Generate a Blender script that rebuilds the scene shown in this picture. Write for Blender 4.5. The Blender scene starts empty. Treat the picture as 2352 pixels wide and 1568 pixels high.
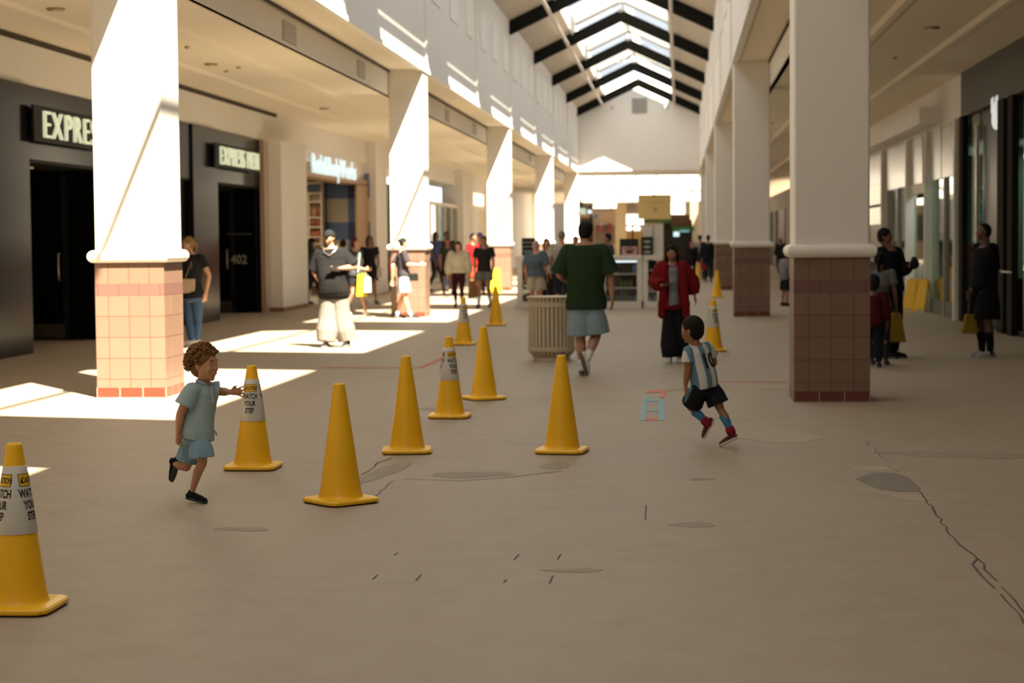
import bpy, math, random
import numpy as np
from mathutils import Vector, Matrix
from mathutils.bvhtree import BVHTree
SC = bpy.context.scene
COL = SC.collection
PI = math.pi

# ------------------------------------------------------------------ camera
F_PX, W_PX, H_PX = 4334.0, 2352.0, 1568.0
PITCH, YAW, ROLL, EYE = -0.053718, 0.088645, 0.009039, 1.571
_fw = np.array([-math.sin(YAW) * math.cos(PITCH), math.cos(YAW) * math.cos(PITCH), math.sin(PITCH)])
_r0 = np.array([math.cos(YAW), math.sin(YAW), 0.0])
_u0 = np.cross(_r0, _fw)
_rt = _r0 * math.cos(ROLL) - _u0 * math.sin(ROLL)
_up = _r0 * math.sin(ROLL) + _u0 * math.cos(ROLL)
cam = bpy.data.cameras.new('camera')
cam.sensor_width = 36.0
cam.lens = F_PX / W_PX * 36.0
cam.clip_start, cam.clip_end = 0.1, 600
cam.dof.use_dof = True
cam.dof.focus_distance = 10.0
cam.dof.aperture_fstop = 3.3
co = bpy.data.objects.new('camera', cam)
COL.objects.link(co)
M = Matrix.Identity(4)
for i in range(3):
    M[i][0], M[i][1], M[i][2] = _rt[i], _up[i], -_fw[i]
M[2][3] = EYE
co.matrix_world = M
SC.camera = co

# ------------------------------------------------------------------ sky, sun, exposure
SC.view_settings.view_transform = 'Standard'
SC.view_settings.look = 'None'
SC.view_settings.gamma = 1.0
SC.view_settings.use_curve_mapping = False
SC.view_settings.exposure = 0.0
SC.cycles.use_denoising = True
SC.cycles.max_bounces = 10
SC.cycles.diffuse_bounces = 6
SC.cycles.transparent_max_bounces = 12
SC.cycles.sample_clamp_indirect = 8.0
wd = bpy.data.worlds.new('sky')
SC.world = wd
wd.use_nodes = True
wd.node_tree.nodes['Background'].inputs[0].default_value = (0.94, 1.0, 1.10, 1)
wd.node_tree.nodes['Background'].inputs[1].default_value = 2.0
sd = bpy.data.lights.new('sun', 'SUN')
sd.energy = 38.0
sd.angle = 0.0093
sd.color = (1.0, 0.88, 0.70)
so = bpy.data.objects.new('sun', sd)
COL.objects.link(so)
SUN = Vector((-0.43, 0.62, -1.0)).normalized()
so.rotation_euler = SUN.to_track_quat('-Z', 'Y').to_euler()
so.location = (0, 0, 30)

# ------------------------------------------------------------------ helpers
def ray(px, py):
    return _rt * ((px - W_PX / 2) / F_PX) + _up * ((H_PX / 2 - py) / F_PX) + _fw
def at_z(px, py, z=0.0):
    d = ray(px, py); t = (z - EYE) / d[2]
    return np.array([d[0] * t, d[1] * t, z])
def at_y(px, py, y):
    d = ray(px, py); t = y / d[1]
    return np.array([d[0] * t, y, EYE + d[2] * t])
def at_x(px, py, x):
    d = ray(px, py); t = x / d[0]
    return np.array([x, d[1] * t, EYE + d[2] * t])
def nrm(v):
    v = np.array(v, float); n = np.linalg.norm(v)
    return v / n if n > 1e-9 else v

class MB:
    """collects shapes into one mesh"""
    def __init__(s):
        s.v, s.f, s.m, s.uv = [], [], [], None
    def add(s, vs, fs, mi=0):
        o = len(s.v)
        s.v += [tuple(map(float, p)) for p in vs]
        s.f += [tuple(i + o for i in f) for f in fs]
        s.m += [mi] * len(fs)
        return s
    def box(s, a, b, mi=0):
        x0, y0, z0 = [min(a[i], b[i]) for i in range(3)]
        x1, y1, z1 = [max(a[i], b[i]) for i in range(3)]
        return s.add([(x0, y0, z0), (x1, y0, z0), (x1, y1, z0), (x0, y1, z0), (x0, y0, z1), (x1, y0, z1), (x1, y1, z1), (x0, y1, z1)],
                     [(0, 3, 2, 1), (4, 5, 6, 7), (0, 1, 5, 4), (1, 2, 6, 5), (2, 3, 7, 6), (3, 0, 4, 7)], mi)
    def hexa(s, p, mi=0):
        return s.add(p, [(0, 3, 2, 1), (4, 5, 6, 7), (0, 1, 5, 4), (1, 2, 6, 5), (2, 3, 7, 6), (3, 0, 4, 7)], mi)
    def prism(s, poly, d, mi=0):
        n = len(poly); d = np.array(d, float)
        p = [np.array(q, float) for q in poly]
        return s.add(p + [q + d for q in p], [tuple(range(n))[::-1], tuple(range(n, 2 * n))] + [(i, (i + 1) % n, (i + 1) % n + n, i + n) for i in range(n)], mi)
    def rings(s, R, mi=0, cap=True):
        n = len(R[0]); k = len(R)
        fs = []
        for j in range(k - 1):
            for i in range(n):
                fs.append((j * n + i, j * n + (i + 1) % n, (j + 1) * n + (i + 1) % n, (j + 1) * n + i))
        if cap:
            fs.append(tuple(range(n))[::-1]); fs.append(tuple((k - 1) * n + i for i in range(n)))
        return s.add([p for r in R for p in r], fs, mi)
    def lathe(s, prof, c=(0, 0, 0), n=32, mi=0, cap=True):
        return s.rings([[(c[0] + r * math.cos(2 * PI * i / n), c[1] + r * math.sin(2 * PI * i / n), c[2] + z) for i in range(n)] for r, z in prof], mi, cap)
    def tube(s, pts, rad, n=10, mi=0, rnd=True, ax=None, flat=1.0):
        """polyline with a radius per point; rnd rounds both ends; ax/flat squash it along ax"""
        P = [np.array(p, float) for p in pts]
        if np.isscalar(rad): rad = [rad] * len(P)
        rad = list(map(float, rad))
        if isinstance(rnd, bool): rnd = (rnd, rnd)
        d0 = nrm(P[1] - P[0]); d1 = nrm(P[-1] - P[-2])
        Q, R, D = [], [], []
        for i in range(len(P)):
            if i == 0: d = d0
            elif i == len(P) - 1: d = d1
            else: d = nrm(nrm(P[i] - P[i - 1]) + nrm(P[i + 1] - P[i]))
            Q.append(P[i]); R.append(rad[i]); D.append(d)
        if rnd[0]:
            for a in (0.35, 0.75, 1.0)[::1]:
                Q.insert(0, P[0] - d0 * rad[0] * math.sin(a * PI / 2)); R.insert(0, rad[0] * max(math.cos(a * PI / 2), 0.02)); D.insert(0, d0)
        if rnd[1]:
            for a in (0.35, 0.75, 1.0):
                Q.append(P[-1] + d1 * rad[-1] * math.sin(a * PI / 2)); R.append(rad[-1] * max(math.cos(a * PI / 2), 0.02)); D.append(d1)
        ref = np.array([0, 0, 1.0]) if abs(d0[2]) < 0.9 else np.array([0, 1.0, 0])
        rr = []
        for q, r, d in zip(Q, R, D):
            a = nrm(np.cross(d, ref)); b = np.cross(a, d); ref = b
            ring = []
            for i in range(n):
                t = 2 * PI * i / n
                o = (a * math.cos(t) + b * math.sin(t)) * r
                if ax is not None:
                    o = o - ax * (o @ ax) * (1 - flat)
                ring.append(q + o)
            rr.append(ring)
        return s.rings(rr, mi)
    def ell(s, c, r, A=None, n=14, m=9, mi=0, fn=None):
        """ellipsoid; A = 3 axes (rows)"""
        A = np.eye(3) if A is None else np.array(A)
        c = np.array(c, float)
        R = []
        for j in range(m + 1):
            ph = -PI / 2 + PI * (j + 0.0) / m
            cz, sz = max(math.cos(ph), 0.03), math.sin(ph)
            ring = []
            for i in range(n):
                t = 2 * PI * i / n
                u = np.array([cz * math.cos(t), cz * math.sin(t), sz])
                if fn is not None: u = fn(u)
                ring.append(c + A[0] * u[0] * r[0] + A[1] * u[1] * r[1] + A[2] * u[2] * r[2])
            R.append(ring)
        return s.rings(R, mi)
    def build(s, name, mats, parent=None, loc=None, smooth=False, bevel=0.0, uv=None, remesh=0.0, sm=2):
        me = bpy.data.meshes.new(name)
        org = np.array(parent['_o']) if parent is not None and '_o' in parent else (np.array(loc, float) if loc is not None else np.zeros(3))
        if parent is not None and parent.parent is not None and '_o' in parent.parent and '_o' not in parent: org = np.array(parent.parent['_o'])
        V = (np.array(s.v) - org).tolist() if s.v else []
        me.from_pydata(V, [], s.f)
        if not isinstance(mats, (list, tuple)): mats = [mats]
        for m in mats: me.materials.append(m)
        if len(mats) > 1:
            me.polygons.foreach_set('material_index', s.m)
        if uv is not None:
            l = me.uv_layers.new(name='UVMap')
            for p in me.polygons:
                for li, vi in zip(p.loop_indices, p.vertices):
                    co_ = me.vertices[vi].co
                    l.data[li].uv = uv(co_[0] + org[0], co_[1] + org[1], co_[2] + org[2], p.normal)
        me.validate(); me.update()
        o = bpy.data.objects.new(name, me)
        COL.objects.link(o)
        if remesh or bevel:
            if remesh:
                md = o.modifiers.new('r', 'REMESH'); md.mode = 'VOXEL'; md.voxel_size = remesh
                if sm:
                    md = o.modifiers.new('s', 'SMOOTH'); md.factor = 0.5; md.iterations = sm
            else:
                md = o.modifiers.new('b', 'BEVEL'); md.width = bevel; md.segments = 2; md.limit_method = 'ANGLE'
            dg = bpy.context.evaluated_depsgraph_get()
            nm = bpy.data.meshes.new_from_object(o.evaluated_get(dg))
            o.modifiers.clear(); o.data = nm; bpy.data.meshes.remove(me); me = nm; me.name = name
            if remesh and not me.materials:
                for m in mats: me.materials.append(m)
        if smooth:
            me.polygons.foreach_set('use_smooth', [True] * len(me.polygons))
        if parent is not None:
            o.parent = parent
        elif loc is not None:
            o.location = loc
        return o

def thing(name, loc, label, cat, group=None):
    o = bpy.data.objects.new(name, None)
    o.empty_display_size = 0.2
    COL.objects.link(o)
    o.location = tuple(map(float, loc))
    o['_o'] = [float(x) for x in loc]
    o['label'] = label; o['category'] = cat
    if group: o['group'] = group
    return o
def tag(o, label, cat, group=None, kind=None):
    o['label'] = label; o['category'] = cat
    if group: o['group'] = group
    if kind: o['kind'] = kind
    return o
def struct(o, label=None, cat=None):
    o['kind'] = 'structure'
    if label: o['label'] = label
    if cat: o['category'] = cat
    return o

_tc = {}
def text_polys(body, bold=0.0, sx=1.0, align='CENTER', font_res=3):
    """2D mesh of a word, height of capitals = 1, baseline y=0"""
    key = (body, bold, sx, align)
    if key in _tc: return _tc[key]
    cu = bpy.data.curves.new('t', 'FONT'); cu.body = body; cu.align_x = align; cu.size = 1.0
    cu.offset = bold; cu.resolution_u = font_res; cu.fill_mode = 'FRONT'
    o = bpy.data.objects.new('t', cu); COL.objects.link(o)
    dg = bpy.context.evaluated_depsgraph_get()
    me = bpy.data.meshes.new_from_object(o.evaluated_get(dg))
    V = [(v.co.x * sx / 0.69, v.co.y / 0.69) for v in me.vertices]
    Fc = [tuple(p.vertices) for p in me.polygons]
    bpy.data.objects.remove(o); bpy.data.curves.remove(cu); bpy.data.meshes.remove(me)
    _tc[key] = (V, Fc)
    return _tc[key]
def text_on(mb, body, fn, h, bold=0.0, sx=1.0, cx=0.0, cy=0.0, align='CENTER', depth=None, mi=0):
    """fn(u,v)->3D point; letters of height h, centred on cx, baseline cy"""
    V, Fc = text_polys(body, bold, sx, align)
    P = [fn(cx + x * h, cy + y * h) for x, y in V]
    if depth is None:
        mb.add(P, Fc, mi)
    else:
        n = len(P); d = np.array(depth, float)
        fs = list(Fc) + [tuple(i + n for i in f)[::-1] for f in Fc]
        cnt = {}
        for f in Fc:
            for i in range(len(f)):
                e = (f[i], f[(i + 1) % len(f)])
                cnt[e] = 1
        for (a, b) in list(cnt):
            if (b, a) not in cnt: fs.append((b, a, a + n, b + n))
        mb.add([np.array(p) for p in P] + [np.array(p) + d for p in P], fs, mi)

# ------------------------------------------------------------------ materials
_mc = {}
def rgb(h):
    if isinstance(h, str):
        h = h.lstrip('#'); c = [int(h[i:i + 2], 16) / 255 for i in (0, 2, 4)]
        return tuple((x / 12.92 if x <= 0.04045 else ((x + 0.055) / 1.055) ** 2.4) for x in c)
    return tuple(h[:3])
def mat(name, col, rough=0.6, metal=0.0, var=0.06, scale=8.0, spec=0.5, bump=0.0, emit=0.0, coat=0.0, sheen=0.0, sub=0.0):
    if name in _mc: return _mc[name]
    m = bpy.data.materials.new(name); m.use_nodes = True
    nt = m.node_tree; b = nt.nodes['Principled BSDF']
    c = rgb(col)
    tc = nt.nodes.new('ShaderNodeTexCoord')
    nz = nt.nodes.new('ShaderNodeTexNoise'); nz.inputs['Scale'].default_value = scale; nz.inputs['Detail'].default_value = 4
    nt.links.new(tc.outputs['Object'], nz.inputs['Vector'])
    mx = nt.nodes.new('ShaderNodeMix'); mx.data_type = 'RGBA'
    mx.inputs['A'].default_value = (*[max(x * (1 - var), 0) for x in c], 1)
    mx.inputs['B'].default_value = (*[min(x * (1 + var), 1) for x in c], 1)
    nt.links.new(nz.outputs['Fac'], mx.inputs['Factor'])
    nt.links.new(mx.outputs['Result'], b.inputs['Base Color'])
    b.inputs['Roughness'].default_value = rough; b.inputs['Metallic'].default_value = metal
    b.inputs['Specular IOR Level'].default_value = spec
    if coat: b.inputs['Coat Weight'].default_value = coat
    if sheen: b.inputs['Sheen Weight'].default_value = sheen
    if sub:
        b.inputs['Subsurface Weight'].default_value = sub; b.inputs['Subsurface Radius'].default_value = (0.02, 0.008, 0.004)
    if emit:
        b.inputs['Emission Color'].default_value = (*c, 1); b.inputs['Emission Strength'].default_value = emit
    if bump:
        bp = nt.nodes.new('ShaderNodeBump'); bp.inputs['Strength'].default_value = bump; bp.inputs['Distance'].default_value = 0.01
        nt.links.new(nz.outputs['Fac'], bp.inputs['Height']); nt.links.new(bp.outputs['Normal'], b.inputs['Normal'])
    _mc[name] = m
    return m
def glass(name, tint=(1, 1, 1), refl=0.12, rough=0.02):
    if name in _mc: return _mc[name]
    m = bpy.data.materials.new(name); m.use_nodes = True
    nt = m.node_tree; nt.nodes.remove(nt.nodes['Principled BSDF'])
    out = nt.nodes['Material Output']
    t = nt.nodes.new('ShaderNodeBsdfTransparent'); t.inputs[0].default_value = (*tint, 1)
    g = nt.nodes.new('ShaderNodeBsdfGlossy'); g.inputs['Roughness'].default_value = rough
    fr = nt.nodes.new('ShaderNodeLayerWeight'); fr.inputs[0].default_value = 0.5
    pw = nt.nodes.new('ShaderNodeMath'); pw.operation = 'POWER'; pw.inputs[1].default_value = 5.0
    nt.links.new(fr.outputs['Facing'], pw.inputs[0])
    ad = nt.nodes.new('ShaderNodeMath'); ad.operation = 'MULTIPLY_ADD'; ad.inputs[1].default_value = 0.8; ad.inputs[2].default_value = refl
    nt.links.new(pw.outputs[0], ad.inputs[0])
    x = nt.nodes.new('ShaderNodeMixShader')
    nt.links.new(ad.outputs[0], x.inputs[0]); nt.links.new(t.outputs[0], x.inputs[1]); nt.links.new(g.outputs[0], x.inputs[2])
    nt.links.new(x.outputs[0], out.inputs[0])
    _mc[name] = m
    return m
def translucent(name, col, mixf=0.5):
    m = bpy.data.materials.new(name); m.use_nodes = True
    nt = m.node_tree; nt.nodes.remove(nt.nodes['Principled BSDF']); out = nt.nodes['Material Output']
    a = nt.nodes.new('ShaderNodeBsdfDiffuse'); a.inputs[0].default_value = (*col, 1)
    b = nt.nodes.new('ShaderNodeBsdfTranslucent'); b.inputs[0].default_value = (*col, 1)
    x = nt.nodes.new('ShaderNodeMixShader'); x.inputs[0].default_value = mixf
    nt.links.new(a.outputs[0], x.inputs[1]); nt.links.new(b.outputs[0], x.inputs[2]); nt.links.new(x.outputs[0], out.inputs[0])
    return m
def ramp_noise(nt, src, scale, p0, p1, detail=5, rough=0.6, dist=0.0):
    nz = nt.nodes.new('ShaderNodeTexNoise'); nz.inputs['Scale'].default_value = scale; nz.inputs['Detail'].default_value = detail
    nz.inputs['Roughness'].default_value = rough; nz.inputs['Distortion'].default_value = dist
    nt.links.new(src, nz.inputs['Vector'])
    mr = nt.nodes.new('ShaderNodeMapRange'); mr.inputs['From Min'].default_value = p0; mr.inputs['From Max'].default_value = p1
    nt.links.new(nz.outputs['Fac'], mr.inputs['Value'])
    return mr.outputs['Result'], nz
def mixc(nt, fac, a, b):
    mx = nt.nodes.new('ShaderNodeMix'); mx.data_type = 'RGBA'
    nt.links.new(fac, mx.inputs['Factor'])
    for k, v in (('A', a), ('B', b)):
        if isinstance(v, tuple): mx.inputs[k].default_value = (*v[:3], 1)
        else: nt.links.new(v, mx.inputs[k])
    return mx.outputs['Result']
def concrete():
    m = bpy.data.materials.new('concrete_floor'); m.use_nodes = True
    nt = m.node_tree; b = nt.nodes['Principled BSDF']
    tc = nt.nodes.new('ShaderNodeTexCoord').outputs['Object']
    mp = nt.nodes.new('ShaderNodeMapping'); mp.inputs['Scale'].default_value = (1.0, 0.45, 1); nt.links.new(tc, mp.inputs['Vector'])
    f1, _ = ramp_noise(nt, mp.outputs[0], 0.55, 0.3, 0.7, 8, 0.6, 0.4)
    f2, n2 = ramp_noise(nt, tc, 3.5, 0.35, 0.7, 8, 0.65)
    f3, _ = ramp_noise(nt, mp.outputs[0], 1.6, 0.60, 0.72, 6, 0.7, 1.2)
    f4, _ = ramp_noise(nt, tc, 45.0, 0.3, 0.75, 3)
    c = mixc(nt, f1, (0.290, 0.228, 0.158), (0.365, 0.290, 0.204))
    c = mixc(nt, f2, c, (0.36, 0.295, 0.212))
    h3 = nt.nodes.new('ShaderNodeMath'); h3.operation = 'MULTIPLY'; h3.inputs[1].default_value = 0.55; nt.links.new(f3, h3.inputs[0])
    c = mixc(nt, h3.outputs[0], c, (0.27, 0.235, 0.19))
    h4 = nt.nodes.new('ShaderNodeMath'); h4.operation = 'MULTIPLY'; h4.inputs[1].default_value = 0.12; nt.links.new(f4, h4.inputs[0])
    c = mixc(nt, h4.outputs[0], c, (0.22, 0.19, 0.15))
    nt.links.new(c, b.inputs['Base Color'])
    b.inputs['Roughness'].default_value = 0.62
    bp = nt.nodes.new('ShaderNodeBump'); bp.inputs['Strength'].default_value = 0.15; bp.inputs['Distance'].default_value = 0.004
    nt.links.new(n2.outputs['Fac'], bp.inputs['Height']); nt.links.new(bp.outputs['Normal'], b.inputs['Normal'])
    return m
def tile_mat(name, c1, c2, mortar, tw, th, ms=0.004, ox=0.0, oz=0.0, rough=0.35):
    m = bpy.data.materials.new(name); m.use_nodes = True
    nt = m.node_tree; b = nt.nodes['Principled BSDF']
    uv = nt.nodes.new('ShaderNodeUVMap')
    mp = nt.nodes.new('ShaderNodeMapping'); mp.inputs['Location'].default_value = (ox, oz, 0); nt.links.new(uv.outputs[0], mp.inputs['Vector'])
    br = nt.nodes.new('ShaderNodeTexBrick'); br.offset = 0.0; br.squash = 1.0
    br.inputs['Scale'].default_value = 1.0
    br.inputs['Color1'].default_value = (*c1, 1); br.inputs['Color2'].default_value = (*c2, 1); br.inputs['Mortar'].default_value = (*mortar, 1)
    br.inputs['Mortar Size'].default_value = ms; br.inputs['Brick Width'].default_value = tw; br.inputs['Row Height'].default_value = th
    br.inputs['Mortar Smooth'].default_value = 0.1
    nt.links.new(mp.outputs[0], br.inputs['Vector'])
    nt.links.new(br.outputs['Color'], b.inputs['Base Color']); b.inputs['Roughness'].default_value = rough
    return m
WHITE = (0.82, 0.80, 0.775)
m_floor = concrete()
m_wall = mat('white_plaster', WHITE, 0.75, var=0.02, scale=1.5)
m_trim = mat('trim_plaster', (0.82, 0.79, 0.74), 0.6, var=0.02, scale=3)
m_ceil = mat('cream_ceiling', (0.88, 0.80, 0.66), 0.8, var=0.03, scale=1.0)
m_soff = mat('soffit_plaster', (0.80, 0.72, 0.58), 0.8, var=0.02, scale=1.0)
m_roof = mat('roof_deck_grey', (0.52, 0.47, 0.40), 0.8, var=0.08, scale=0.5)
m_black = mat('black_steel', (0.010, 0.010, 0.008), 0.8, spec=0.15)
m_reveal = mat('dark_reveal', (0.06, 0.045, 0.03), 0.8)
m_granite = mat('polished_black_granite', (0.008, 0.008, 0.011), 0.2, var=0.3, scale=60, spec=0.10)
m_blackglass = mat('black_glass', (0.003, 0.003, 0.003), 0.22, spec=0.05)
m_blackbox = mat('black_sign_box', (0.010, 0.010, 0.010), 0.6, spec=0.2)
m_metal = mat('brushed_metal', (0.55, 0.53, 0.48), 0.3, metal=0.9)
m_grey = mat('grey_vent_metal', (0.36, 0.34, 0.32), 0.6)
m_glass = glass('clear_glass', (0.96, 0.98, 0.97), 0.05)
m_shopglass = glass('shop_glass', (0.55, 0.66, 0.60), 0.10)
m_white = mat('white_laminate', (0.78, 0.75, 0.70), 0.35, var=0.02)
m_yellow = mat('yellow_cone_plastic', (0.88, 0.48, 0.008), 0.38, var=0.06, scale=5, spec=0.5)
m_ysign = mat('yellow_sign_plastic', (0.85, 0.50, 0.02), 0.4)
m_rubber = mat('black_rubber', (0.012, 0.012, 0.012), 0.8)
m_sleeve = mat('white_vinyl_sleeve', (0.62, 0.60, 0.55), 0.35)
m_ink = mat('black_ink', (0.010, 0.010, 0.010), 0.5)
m_yink = mat('yellow_ink', (0.75, 0.45, 0.02), 0.5)
m_wood = mat('oak_wood', (0.36, 0.20, 0.075), 0.5, var=0.25, scale=5)
m_cream = mat('cream_board', (0.72, 0.60, 0.38), 0.6)
# ------------------------------------------------------------------ the hall
XL, XR, CW = -5.204, 1.0876, 0.717
Y1L, Y1R, SP = 18.755, 18.136, 19.77
ZT, ZC = 5.087, 1.377
XC = (XL + XR) / 2
ZRIDGE, SLOPE = 9.80, 0.47
HALF = (XR - XL) / 2
ZE = ZRIDGE - HALF * SLOPE
YEND, YB = 98.3, -30.0
XSL, XSR = -9.35, 5.22          # shop fronts
ZA = 4.56                        # arcade ceiling
YFAR = 165.0
fl = MB().box((-22, YB - 12, -0.3), (22, YFAR + 2, 0)).build('floor', m_floor); struct(fl)

def mark(name, poly, m, z=0.002):
    P = [at_z(px, py, 0) for px, py in poly]
    b = MB().prism([(p[0], p[1], 0.0003) for p in P], (0, 0, z))
    o = b.build(name, m, fl); return o
def stroke(name, pts, wpx, m, z=0.002, seedv=0, jag=0.0):
    """a band on the floor along picture points, width in metres"""
    rnd = random.Random(seedv)
    P = [at_z(px, py, 0)[:2] for px, py in pts]
    Q = []
    for a, b_ in zip(P[:-1], P[1:]):
        k = max(1, int(np.linalg.norm(b_ - a) / 0.12)) if jag else 1
        for i in range(k): Q.append(a + (b_ - a) * i / k + np.array([rnd.uniform(-jag, jag), rnd.uniform(-jag, jag)]) * (1 if 0 < i else 0))
    Q.append(P[-1])
    b = MB()
    L, R = [], []
    for i, q in enumerate(Q):
        d = (Q[min(i + 1, len(Q) - 1)] - Q[max(i - 1, 0)]); d = d / (np.linalg.norm(d) + 1e-9)
        n = np.array([-d[1], d[0]]); w = wpx / 2 * (rnd.uniform(0.5, 1.2) if jag else 1)
        L.append((*(q + n * w), z)); R.append((*(q - n * w), z))
    k = len(L)
    b.add(L + R, [(i + k, i + 1 + k, i + 1, i) for i in range(k - 1)])
    return b.build(name, m, fl)
m_crack = mat('crack_dark', (0.10, 0.085, 0.06), 0.9)
m_crack2 = mat('crack_soft', (0.20, 0.175, 0.14), 0.9)
m_stain = mat('stain_grey', (0.20, 0.172, 0.135), 0.8, var=0.15, scale=6)
m_stain2 = mat('stain_soft', (0.285, 0.235, 0.175), 0.8, var=0.15, scale=6)
m_patch = mat('pale_patch', (0.385, 0.32, 0.235), 0.8, var=0.12, scale=4)
m_redp = mat('red_line_paint', (0.52, 0.13, 0.08), 0.8, var=0.2, scale=9)
m_bluec = mat('blue_chalk', (0.25, 0.42, 0.46), 0.9, var=0.2, scale=30)
m_redc = mat('red_chalk', (0.62, 0.22, 0.16), 0.9, var=0.2, scale=30)
# cracks
stroke('crack', [(2110, 1127), (2144, 1170), (2175, 1217), (2218, 1262), (2246, 1284), (2276, 1321), (2290, 1335)], 0.012, m_crack, seedv=1, jag=0.012)
stroke('crack', [(2244, 1284), (2233, 1296), (2246, 1312), (2262, 1330), (2285, 1352)], 0.014, m_crack, seedv=2, jag=0.015)
stroke('crack', [(2300, 1348), (2318, 1365), (2340, 1392), (2356, 1412)], 0.010, m_crack, seedv=3, jag=0.012)
stroke('crack', [(2300, 1366), (2322, 1392), (2352, 1432)], 0.012, m_crack, seedv=4, jag=0.012)
stroke('crack', [(1985, 1010), (2020, 1045), (2060, 1085)], 0.010, m_crack2, seedv=5, jag=0.02)
for i, s in enumerate([[(856, 1331), (867, 1320)], [(955, 1334), (967, 1320)], [(905, 1276), (914, 1269)], [(1157, 1338), (1163, 1331)], [(1180, 1286), (1192, 1273)],
                       [(1262, 1340), (1270, 1322)], [(1281, 1285), (1288, 1272)], [(1484, 1160), (1482, 1194)]]):
    stroke('floor_nick', s, 0.008, m_crack, seedv=10 + i)
stroke('crack', [(830, 1090), (852, 1078), (868, 1062), (900, 1052)], 0.012, m_crack, seedv=21, jag=0.015)
stroke('crack', [(1040, 998), (1090, 996), (1130, 1000), (1180, 997)], 0.012, m_crack2, seedv=22, jag=0.02)
stroke('crack', [(925, 1100), (1010, 1102), (1060, 1104), (1150, 1098), (1290, 1082)], 0.014, m_crack2, seedv=23, jag=0.02)
stroke('crack', [(905, 1104), (885, 1122), (860, 1140)], 0.010, m_crack2, seedv=24, jag=0.02)
def blob(name, cx, cy, rx, ry, m, sd, rot=0.0):
    rnd = random.Random(sd); pts = []
    ph = [rnd.uniform(0, 6.28) for _ in range(4)]
    for i in range(36):
        t = 2 * PI * i / 36
        r = 1 + 0.14 * math.sin(2 * t + ph[0]) + 0.1 * math.sin(3 * t + ph[1]) + 0.06 * math.sin(7 * t + ph[2])
        x, y = rx * r * math.cos(t), ry * r * math.sin(t)
        pts.append((cx + x * math.cos(rot) - y * math.sin(rot), cy + x * math.sin(rot) + y * math.cos(rot)))
    return mark(name, pts[::-1], m, 0.0015)
mark('floor_stain', [(1965, 1100), (1985, 1092), (2010, 1085), (2055, 1086), (2085, 1096), (2115, 1122), (2112, 1128), (2070, 1129), (2020, 1124), (1990, 1112)][::-1], m_stain)
blob('pale_patch', 2090, 1142, 46, 8, m_patch, 3, 0.12)
blob('pale_patch', 2010, 1076, 50, 6, m_patch, 4, 0.0)
blob('floor_stain', 1275, 1070, 36, 7, m_stain2, 5)
blob('floor_stain', 1590, 1205, 60, 5, m_stain2, 6)
blob('floor_stain', 1612, 1100, 26, 3, m_stain2, 7)
blob('floor_stain', 880, 1085, 60, 12, m_stain2, 8, -0.35)
blob('floor_stain', 1080, 1090, 90, 7, m_stain2, 9)
blob('floor_stain', 2230, 1045, 200, 7, m_stain2, 11, 0.03)
blob('pale_patch', 1760, 1000, 120, 14, m_patch, 12, 0.1)
blob('floor_stain', 1320, 1310, 60, 5, m_stain2, 13)
blob('floor_stain', 560, 1215, 55, 5, m_stain2, 14)
blob('floor_stain', 1020, 940, 60, 4, m_stain2, 15)
def fthing(name, o, label, cat): return tag(o, label, cat)
# painted court lines and chalk squares: they lie on the floor
def pline(pts, w, m): return stroke('painted_line', pts, w, m, 0.003)
pline([(731, 844), (966, 845)], 0.10, m_redp)
pline([(966, 845), (1020, 821)], 0.06, m_redp)
pline([(1652, 877), (1816, 878)], 0.07, m_redp)
pline([(1535, 895), (1640, 895)], 0.04, m_redp)
pline([(1640, 895), (1815, 895)], 0.02, m_redp)
pline([(1930, 1013), (1990, 1013)], 0.02, m_redp) if False else None
hop = thing('chalk_hopscotch', at_z(1500, 935, 0), 'blue and red chalk squares drawn on the floor beside the running boy', 'chalk drawing')
_cz = [0.003]
def chalk(name, poly, m):
    _cz[0] += 0.0004
    P = [at_z(px, py, 0) for px, py in poly]
    MB().prism([(p[0], p[1], 0.0005) for p in P][::-1], (0, 0, _cz[0])).build(name, m, hop)
chalk('chalk_side', [(1470, 966), (1479, 910), (1488, 910), (1481, 966)], m_bluec)
chalk('chalk_side', [(1514, 966), (1513, 916), (1523, 916), (1526, 966)], m_bluec)
chalk('chalk_bar', [(1478, 922), (1478, 917), (1521, 917), (1521, 922)], m_bluec)
chalk('chalk_bar', [(1482, 945), (1482, 942), (1514, 942), (1514, 945)], m_bluec)
chalk('chalk_bar', [(1482, 966), (1482, 961), (1513, 961), (1513, 966)], m_redc)
chalk('chalk_top', [(1484, 902), (1488, 897), (1534, 896), (1529, 901)], m_redc)
chalk('chalk_top', [(1515, 914), (1524, 896), (1533, 896), (1524, 914)], m_redc)

# side walls above the columns
def clerestory(name, x0, x1, xin):
    b = MB().box((x0, YB, ZT), (x1, YEND + 0.5, ZE + 0.25))
    o = b.build(name, m_wall); struct(o); return o
wl = clerestory('wall_left', XL - CW, XL, XL); wr = clerestory('wall_right', XR, XR + CW, XR)
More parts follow.
